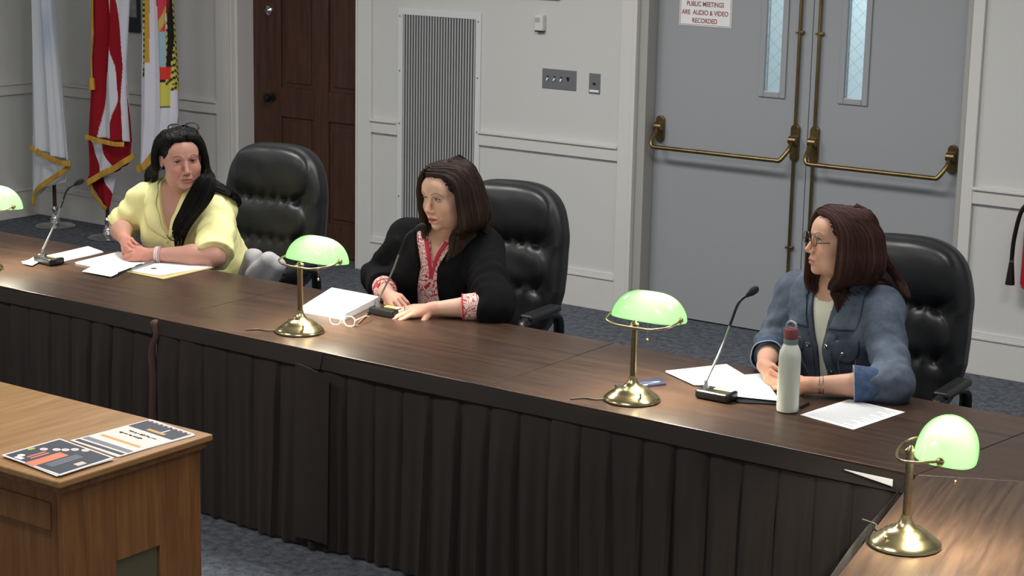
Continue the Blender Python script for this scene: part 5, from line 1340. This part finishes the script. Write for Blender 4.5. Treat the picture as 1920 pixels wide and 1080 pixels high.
def cardigan(P, cut=True):
    P = P.astype(F32); s = w2; q = (P-s.pelvis.astype(F32))@s.TM.astype(F32)
    d = culled(P, s.tl((0, 0, .25)), .46, lambda Q: s.torso(Q, .022), .1)
    d = smin(d, sleeve(P, s.SL, s.EL, s.handL['W'], 1.20, .086, .074), .05); d = smin(d, sleeve(P, s.SR, s.ER, s.handR['W'], 1.55, .082, .062), .05)
    n = .005*snoise(P, 20, 6)+.002*snoise(P, 55, 7)
    for S_, E_ in ((s.SL, s.EL), (s.SR, s.ER)):
        S_, E_ = A(S_), A(E_); ax = nrm(E_-S_); t = (P-S_.astype(F32))@ax.astype(F32); r = np.exp(-((P-(S_*.3+E_*.7).astype(F32))**2).sum(1)/.016)
        n = n+r*.006*np.sin(t*62+5*np.sin(q[:, 0]*15)+q[:, 1]*24)
    d = d+n; zt = q[:, 2]; half = .038+.030*np.clip((.75*s.L-zt)/(.75*s.L), 0, 1)+.05*np.clip((zt-.8*s.L)/.1, 0, 1)
    d = smax(d, -np.maximum(np.abs(q[:, 0]-.010)-half, -q[:, 1]), .006)
    return smax(d, -cap(P, s.N-s.TM[:, 2]*.02, s.N+s.TM[:, 2]*.25, .084, .11), .006)
M['black_knit'] = mat('black_knit', S(17, 16, 18), .95, bump=(260, .3, .002), spec=.15)
lo, hi = w2.bounds(); lo2 = lo.copy(); lo2[2] = .5; hi2 = hi.copy(); hi2[2] = w2.N[2]+.1
cloth(blouse, w2, lo2, hi2, .0045, 'blouse', M['blouse'], root); cloth(cardigan, w2, lo2, hi2, .0055, 'cardigan', M['black_knit'], root)
L = w2.L; redt = mat('red_trim', S(200, 36, 66), .7)
for sg in (-1, 1):
    pa = [tp(w2, sg*.003, .66*L, .14), tp(w2, sg*.006, .84*L, .12), tp(w2, sg*.034, 1.02*L, .08)]; pb = [tp(w2, sg*.014, .65*L, .14), tp(w2, sg*.020, .83*L, .12), tp(w2, sg*.052, 1.0*L, .08)]
    ribbon(lambda P: blouse(P, False), pa, pb, .003, 'neck_trim', redt, root, n=3, solid=.002)
for i, (E_, W_, te, rr) in enumerate(((w2.EL, wl, .52, .047), (w2.ER, wr, .78, .04))):
    E_ = A(E_); ax = nrm(W_-E_); c_ = E_+(W_-E_)*(te-.03); ring_on(blouse, c_, ax, rr, .0012, .0028, 'cuff_trim', redt, root)
nm = mat('grey_nail_polish', S(150, 158, 160), .2)
for h in w2.hands:
    for (tip, dd, N_) in h['tips'][:3]:
        dd = nrm(dd); X = np.cross(dd, N_); X = nrm(X); Nn = np.cross(X, dd); Nn = Nn if Nn@A(N_) > 0 else -Nn
        Mx = Matrix([[X[i], dd[i], Nn[i]] for i in range(3)]); MB().ball(tip+Nn*.0052+dd*.001, (.0052, .0068, .0022), 10, Mx).build('fingernail', nm, root)
# ring on her left hand
fp = w2.hands[0]['f'][2]; pa_, pb_ = fp[0][0], fp[0][1]; rc = pa_*.55+pb_*.45
ring_on(w2.body, rc, pb_-pa_, .009, .0008, .0013, 'finger_ring', M['chrome'], root, n=20); MB().ball(rc+A(w2.hands[0]['N'])*.0115, .0038, 8).build('ring_stone', M['chrome'], root)
add_trousers(w2, root)
s = w2; locks = []; H = s.hl
def dropz(p, dz, out=0.): return A(p)+np.array([0, 0, dz])
for k in range(13):                                         # image right: her left side, full and falling forward of the shoulder
    ph = -math.radians(70+k*8.6); st = np.array([.020-.003*k, .062-.012*k, .109-.003*abs(k-3)]); z1 = .02
    f = k/12; e = H(shell_pt(ph, -.05, 1.18+.10*math.sin(f*PI))); e2 = H(shell_pt(ph, -.11, 1.22+.25*f)); base = e2+np.array([0, 0, -.05])
    g_ = (k*5 % 13)/12; tgt = [A(atY(852+36*g_, 432-4*g_, -3.05+.06*g_)), A(atY(846+44*g_, 460-14*g_, -3.09+.10*g_)), A(atY(838+52*g_, 490-34*g_, -3.10+.12*g_))]
    lk([H(st), H(shell_pt(ph*.80, .092, 1.08)), H(shell_pt(ph, .04, 1.16)), e, e2]+tgt, .019, .026, .004, .62)
for k in range(6):                                          # curl flicking outwards at the back
    ph = -math.radians(120+k*9); lk([H((.0, -.03-.01*k, .120)), H(shell_pt(ph, .07, 1.12)), H(shell_pt(ph, -.02, 1.24)), A(atY(888+3*k, 392+3*k, -2.96)), A(atY(898+3*k, 408+4*k, -2.95)), A(atY(908, 424+3*k, -2.96))], .020, .022, .008)
for k in range(10):                                         # image left: her right side
    ph = math.radians(52+k*13); st = np.array([.030, .060-.012*k, .108-.003*abs(k-3)]); x_ = 786+1.5*k
    lk([H(st), H(shell_pt(ph*.9, .090, 1.10)), H(shell_pt(ph, .03, 1.15)), H(shell_pt(ph, -.05, 1.15)), H(shell_pt(ph, -.11, 1.20)), A(atY(794-4*math.sin(k)+3*k, 444+3*(k % 3), -3.10+.02*k))], .019, .022, .010)
build_hair(w2, root, push(locks+temple(w2)+crown(w2), cardigan), ((56, 42, 36), (92, 74, 58)), per=44, seed=2, grow=1.0)

# ================================================================= woman in the denim jacket
c = A(atY(1571, 453, -3.06)); F, UP = look(c, -66, 2, -3)
wl = A(at(1517, 722, TZ+.040)); wr = A(at(1434, 686, TZ+.055))
w3 = Person(head=c, face=F, headup=UP, hs=1.06, heavy=.6, mouth=0, neckoff=(0, -.02, .005), pelvis=np.array([-2.90, -2.86, .63]),
    SL=A(atY(1652, 580, -2.95)), SR=A(atY(1496, 550, -2.94)), EL=A(at(1678, 722, TZ+.055)), ER=A(atY(1447, 645, -3.06)), wide=1.16, armr=1.08,
    handL=dict(W=wl, D=A(at(1448, 708, TZ+.045))-wl, N=(.3, -.75, .6), curl=(.60, .64, .66, .70), thumb=(.5, .5), sp=.06, s=1.0),
    handR=dict(W=wr, D=A(at(1458, 722, TZ+.04))-wr, N=(-.75, -.5, .35), curl=(.70, .72, .74, .74), thumb=(.5, .1), sp=.06, s=1.0),
    knee=[(-2.72, -3.22, .53), (-2.98, -3.22, .53)], ankle=[(-2.72, -3.2, .10), (-2.98, -3.2, .10)],
    skin=(214, 166, 142), lip=(196, 112, 108), brow=(104, 72, 56))
w3.lashm = w1.lashm
root = thing('person', 'woman in a blue denim jacket and glasses with auburn hair, looking to the side', 'person', (-2.85, -2.75, 0))
build_body(w3, root); build_eyes(w3, root, .0060, (.001, 0.))
def tee(P):
    P = P.astype(F32); s = w3
    d = culled(P, s.tl((0, 0, .25)), .42, lambda Q: s.torso(Q, .006), .1)+.0015*snoise(P, 34, 9)
    return smax(d, -cap(P, s.N+s.TM[:, 1]*.02-s.TM[:, 2]*.03, s.N+s.TM[:, 2]*.25+s.TM[:, 1]*.02, .070, .09), .005)
def jacket(P, cut=True):
    P = P.astype(F32); s = w3; q = (P-s.pelvis.astype(F32))@s.TM.astype(F32)
    d = culled(P, s.tl((0, 0, .25)), .46, lambda Q: s.torso(Q, .020), .1)
    d = smin(d, sleeve(P, s.SL, s.EL, s.handL['W'], 1.42, .078, .056), .035); d = smin(d, sleeve(P, s.SR, s.ER, s.handR['W'], 1.55, .076, .052), .035)
    n = .0035*snoise(P, 24, 10)+.002*snoise(P, 60, 11)
    for S_, E_ in ((s.SL, s.EL), (s.SR, s.ER)):
        S_, E_ = A(S_), A(E_); ax = nrm(E_-S_); t = (P-S_.astype(F32))@ax.astype(F32); r = np.exp(-((P-(S_*.25+E_*.75).astype(F32))**2).sum(1)/.012)
        n = n+r*.005*np.sin(t*75+4*np.sin(q[:, 0]*20)+q[:, 1]*22)
    d = d+n
    if not cut: return d
    zt = q[:, 2]/s.L; half = .010+.018*np.clip((.55-zt)/.5, 0, 1)+.034*np.clip((zt-.62)/.35, 0, 1)
    d = smax(d, -np.maximum(np.abs(q[:, 0]-.002)-half, -q[:, 1]), .005)
    return smax(d, -cap(P, s.N-s.TM[:, 2]*.02, s.N+s.TM[:, 2]*.25, .068, .10), .006)
def denim_mat():
    m = NT('denim'); tc = m.n('ShaderNodeTexCoord'); n1 = m.n('ShaderNodeTexNoise', Scale=9.0, Detail=5.0, Roughness=.65); m.l(tc.outputs['Object'], n1.inputs[0])
    rp = m.n('ShaderNodeValToRGB'); rp.color_ramp.elements[0].position = .35; rp.color_ramp.elements[1].position = .70; rp.color_ramp.elements[0].color = S(54, 65, 80); rp.color_ramp.elements[1].color = S(96, 108, 124)
    m.l(n1.outputs[0], rp.inputs[0]); m.l(rp.outputs[0], m.b.inputs['Base Color']); m.b.inputs['Roughness'].default_value = .85
    n2 = m.n('ShaderNodeTexNoise', Scale=300.0); m.l(tc.outputs['Object'], n2.inputs[0]); bp = m.n('ShaderNodeBump', Strength=.3, Distance=.002); m.l(n2.outputs[0], bp.inputs['Height']); m.l(bp.outputs[0], m.b.inputs['Normal']); return m.m
M['denim'] = denim_mat(); M['denim_dark'] = mat('denim_inside', S(56, 74, 106), .85, noise=(60, (1, 1, 1), .3)); stitch = mat('seam_thread', S(158, 168, 180), .8)
lo, hi = w3.bounds(); lo2 = lo.copy(); lo2[2] = .5; hi2 = hi.copy(); hi2[2] = w3.N[2]+.1
cloth(tee, w3, lo2, hi2, .006, 'tee_shirt', mat('cream_tee', S(232, 230, 214), .85), root); cloth(jacket, w3, lo2, hi2, .005, 'denim_jacket', M['denim'], root)
L = w3.L
for sg in (-1, 1):
    a_ = [tp(w3, sg*.040+.002, .76*L, .14), tp(w3, sg*.058, .92*L, .09), tp(w3, sg*.068, 1.06*L, .02), tp(w3, sg*.03, 1.13*L, -.07), tp(w3, 0, 1.14*L, -.08)]
    b_ = [tp(w3, sg*.128, .74*L, .13), tp(w3, sg*.142, .86*L, .08), tp(w3, sg*.124, .98*L, .0), tp(w3, sg*.05, 1.0*L, -.12), tp(w3, 0, 1.0*L, -.13)]
    ribbon(lambda P: jacket(P, False), a_, b_, .005, 'collar', M['denim'], root, solid=.005, lift=.006)
    # front band, chest pocket with flap, buttons and seams
    x0 = sg*.014
    ribbon(lambda P: jacket(P, False), [tp(w3, x0+sg*.030, .74*L, .15), tp(w3, x0+sg*.012, .55*L, .16), tp(w3, x0+sg*.022, .25*L, .17), tp(w3, x0+sg*.03, .02*L, .17)],
           [tp(w3, x0+sg*.062, .74*L, .15), tp(w3, x0+sg*.044, .55*L, .16), tp(w3, x0+sg*.052, .25*L, .17), tp(w3, x0+sg*.06, .02*L, .17)], .002, 'front_band', M['denim'], root, n=3, solid=.003)
    fl = ribbon(lambda P: jacket(P, False), [tp(w3, sg*.058, .68*L, .16), tp(w3, sg*.095, .68*L, .15), tp(w3, sg*.132, .675*L, .13)], [tp(w3, sg*.060, .60*L, .16), tp(w3, sg*.095, .555*L, .15), tp(w3, sg*.130, .60*L, .13)], .004, 'pocket_flap', M['denim'], root, n=4, solid=.003)
    for zz in ((.69, .69), (.24, .27)): 
        P_ = project(jacket, [tp(w3, sg*(.068+.018*k), zz[0]*L, .16) for k in range(5)], .0015); MB().tube([tuple(p) for p in P_], .0014, 5).build('seam', stitch, root)
    for xx in (.078, .134):
        P_ = project(jacket, [tp(w3, sg*(xx-.02*k*.25), (.56-.06*k)*L, .16) for k in range(6)], .0015); MB().tube([tuple(p) for p in P_], .0014, 5).build('seam', stitch, root)
    bp_ = [(.095, .60), ] + ([(.044, .64), (.036, .40), (.044, .20)] if sg == -1 else [(.044, .64)])
    for bx_, bz_ in bp_:
        p = project(jacket, [tp(w3, sg*bx_, bz_*L, .16)], .006)[0]; g = grad(jacket, [p])[0]; rot = Vector((0, 0, 1)).rotation_difference(Vector([float(t) for t in g])).to_matrix()
        MB().lathe([(.008, -.002), (.0085, .001), (.006, .003), (.002, .002)], p, 16, rot).build('button', M['chrome'], root)
# turned-back cuffs
for (E_, W_, te, rr, flare) in ((w3.EL, wl, .40, .058, .010), (w3.ER, wr, .52, .054, .006)):
    E_ = A(E_); ax = nrm(W_-E_); c0 = E_+(W_-E_)*(te-.20); c1 = E_+(W_-E_)*(te+.08); u = nrm(np.cross(ax, (0, 0, 1))); v = np.cross(ax, u)
    def FC(a, t): r_ = rr+flare*t+.0015*math.sin(a*30); p = c0*(1-t)+c1*t+(u*math.cos(a*2*PI)+v*math.sin(a*2*PI))*r_; return (p[0], p[1], max(p[2], TZ+.004))
    MB().grid(FC, 40, 5).build('turned_cuff', M['denim_dark'], root, solid=.004)
    MB().tube([FC(k/32, 1.0) for k in range(33)], .0022, 5, cap=False).build('cuff_seam', stitch, root)
ax = nrm(wl-A(w3.EL)); 
for k in range(2): ring_on(w3.body, wl-ax*(.034+.012*k), ax, .034, .0015, .0013, 'bracelet', M['chrome'], root)
P_ = project(w3.body, [w3.N+w3.TM[:, 0]*(.05*math.cos(t))-w3.TM[:, 2]*(.03+.045*math.sin(t))+w3.TM[:, 1]*.07 for t in np.linspace(.2, PI-.2, 12)], .002)
MB().tube([tuple(p) for p in P_], .0011, 5).build('necklace', M['chrome'], root)
add_trousers(w3, root)
s = w3; locks = []; H = s.hl
for k in range(15):                                         # her left side faces the camera: full, shoulder length
    ph = -math.radians(73+k*7.3); st = np.array([.012, .062-.010*k, .111-.004*abs(k-3)]); f = k/14
    g = 1.16+.12*math.sin(f*PI)
    tgt = [A(atY(1560+64*f, 535-4*f, -3.08+.14*f)), A(atY(1566+82*f, 560-18*f, -3.09+.15*f)), A(atY(1572+100*f, 588-50*f, -3.08+.16*f))]
    lk([H(st), H(shell_pt(ph*.72, .094, 1.08)), H(shell_pt(ph, .04, g)), H(shell_pt(ph, -.04, g+.08)), H(shell_pt(ph, -.10, g+.10))]+tgt, .019, .027, .004, .62)
for k in range(6):                                          # back, sweeping out over the chair
    ph = -math.radians(150+k*8); lk([H((.0, -.05-.01*k, .118-.004*k)), H(shell_pt(ph, .07, 1.14)), H(shell_pt(ph, -.02, 1.28)), A(atY(1662+2*k, 490+3*k, -2.93)), A(atY(1676+3*k, 515+3*k, -2.92)), A(atY(1690+3*k, 548+2*k, -2.94))], .021, .022, .007)
for k in range(12):                                         # far side
    ph = math.radians(50+k*11); st = np.array([.020, .062-.011*k, .110-.004*abs(k-3)])
    lk([H(st), H(shell_pt(ph*.88, .092, 1.10)), H(shell_pt(ph, .03, 1.15)), H(shell_pt(ph, -.05, 1.16)), H(shell_pt(ph, -.11, 1.18)), H(shell_pt(ph, -.155, 1.08)+np.array([0, .01, 0])), H(shell_pt(ph, -.185, .9)+np.array([0, .01, 0]))], .020, .023, .010)
build_hair(w3, root, push(locks+temple(w3)+crown(w3), jacket), ((70, 44, 38), (80, 54, 44)), per=46, seed=3, grow=1.0)
o = H((0, .099, .009)); e = readers('eyeglasses', 'thin framed glasses worn by the denim-jacketed woman', o, s.HM[:, 0], -s.HM[:, 1], mat('wire_frame', S(96, 90, 86), .3, .6), w_=.054, lens=M['lens'], temples=.105, rim=.0017, h_=.021)
# grey-white coat bundled on the arm of the first chair
def coat(P):
    P = P.astype(F32); d = None
    for a_, b_, ra, rb, dy in (((504, 488), (480, 518), .040, .048, 0), ((520, 498), (500, 528), .040, .044, .02), ((474, 484), (464, 518), .045, .05, .06), ((490, 520), (488, 550), .06, .07, .04)):
        e = cap(P, A(atY(*a_, -2.97+dy)), A(atY(*b_, -2.96+dy)), ra, rb); d = e if d is None else smin(d, e, .022)
    return d+.004*snoise(P, 34, 21)
b0 = A(atY(490, 505, -2.94)); V_, F_ = surface(coat, b0-.2, b0+.2, .005)
r = thing('coat', 'pale grey coat bundled on the chair arm beside the yellow-shirted woman', 'coat', tuple(b0-np.array([0, 0, .12])))
to_obj('folded_cloth', (V_, F_), mat('pale_grey_cloth', S(178, 176, 180), .9, bump=(120, .3, .002)), r)
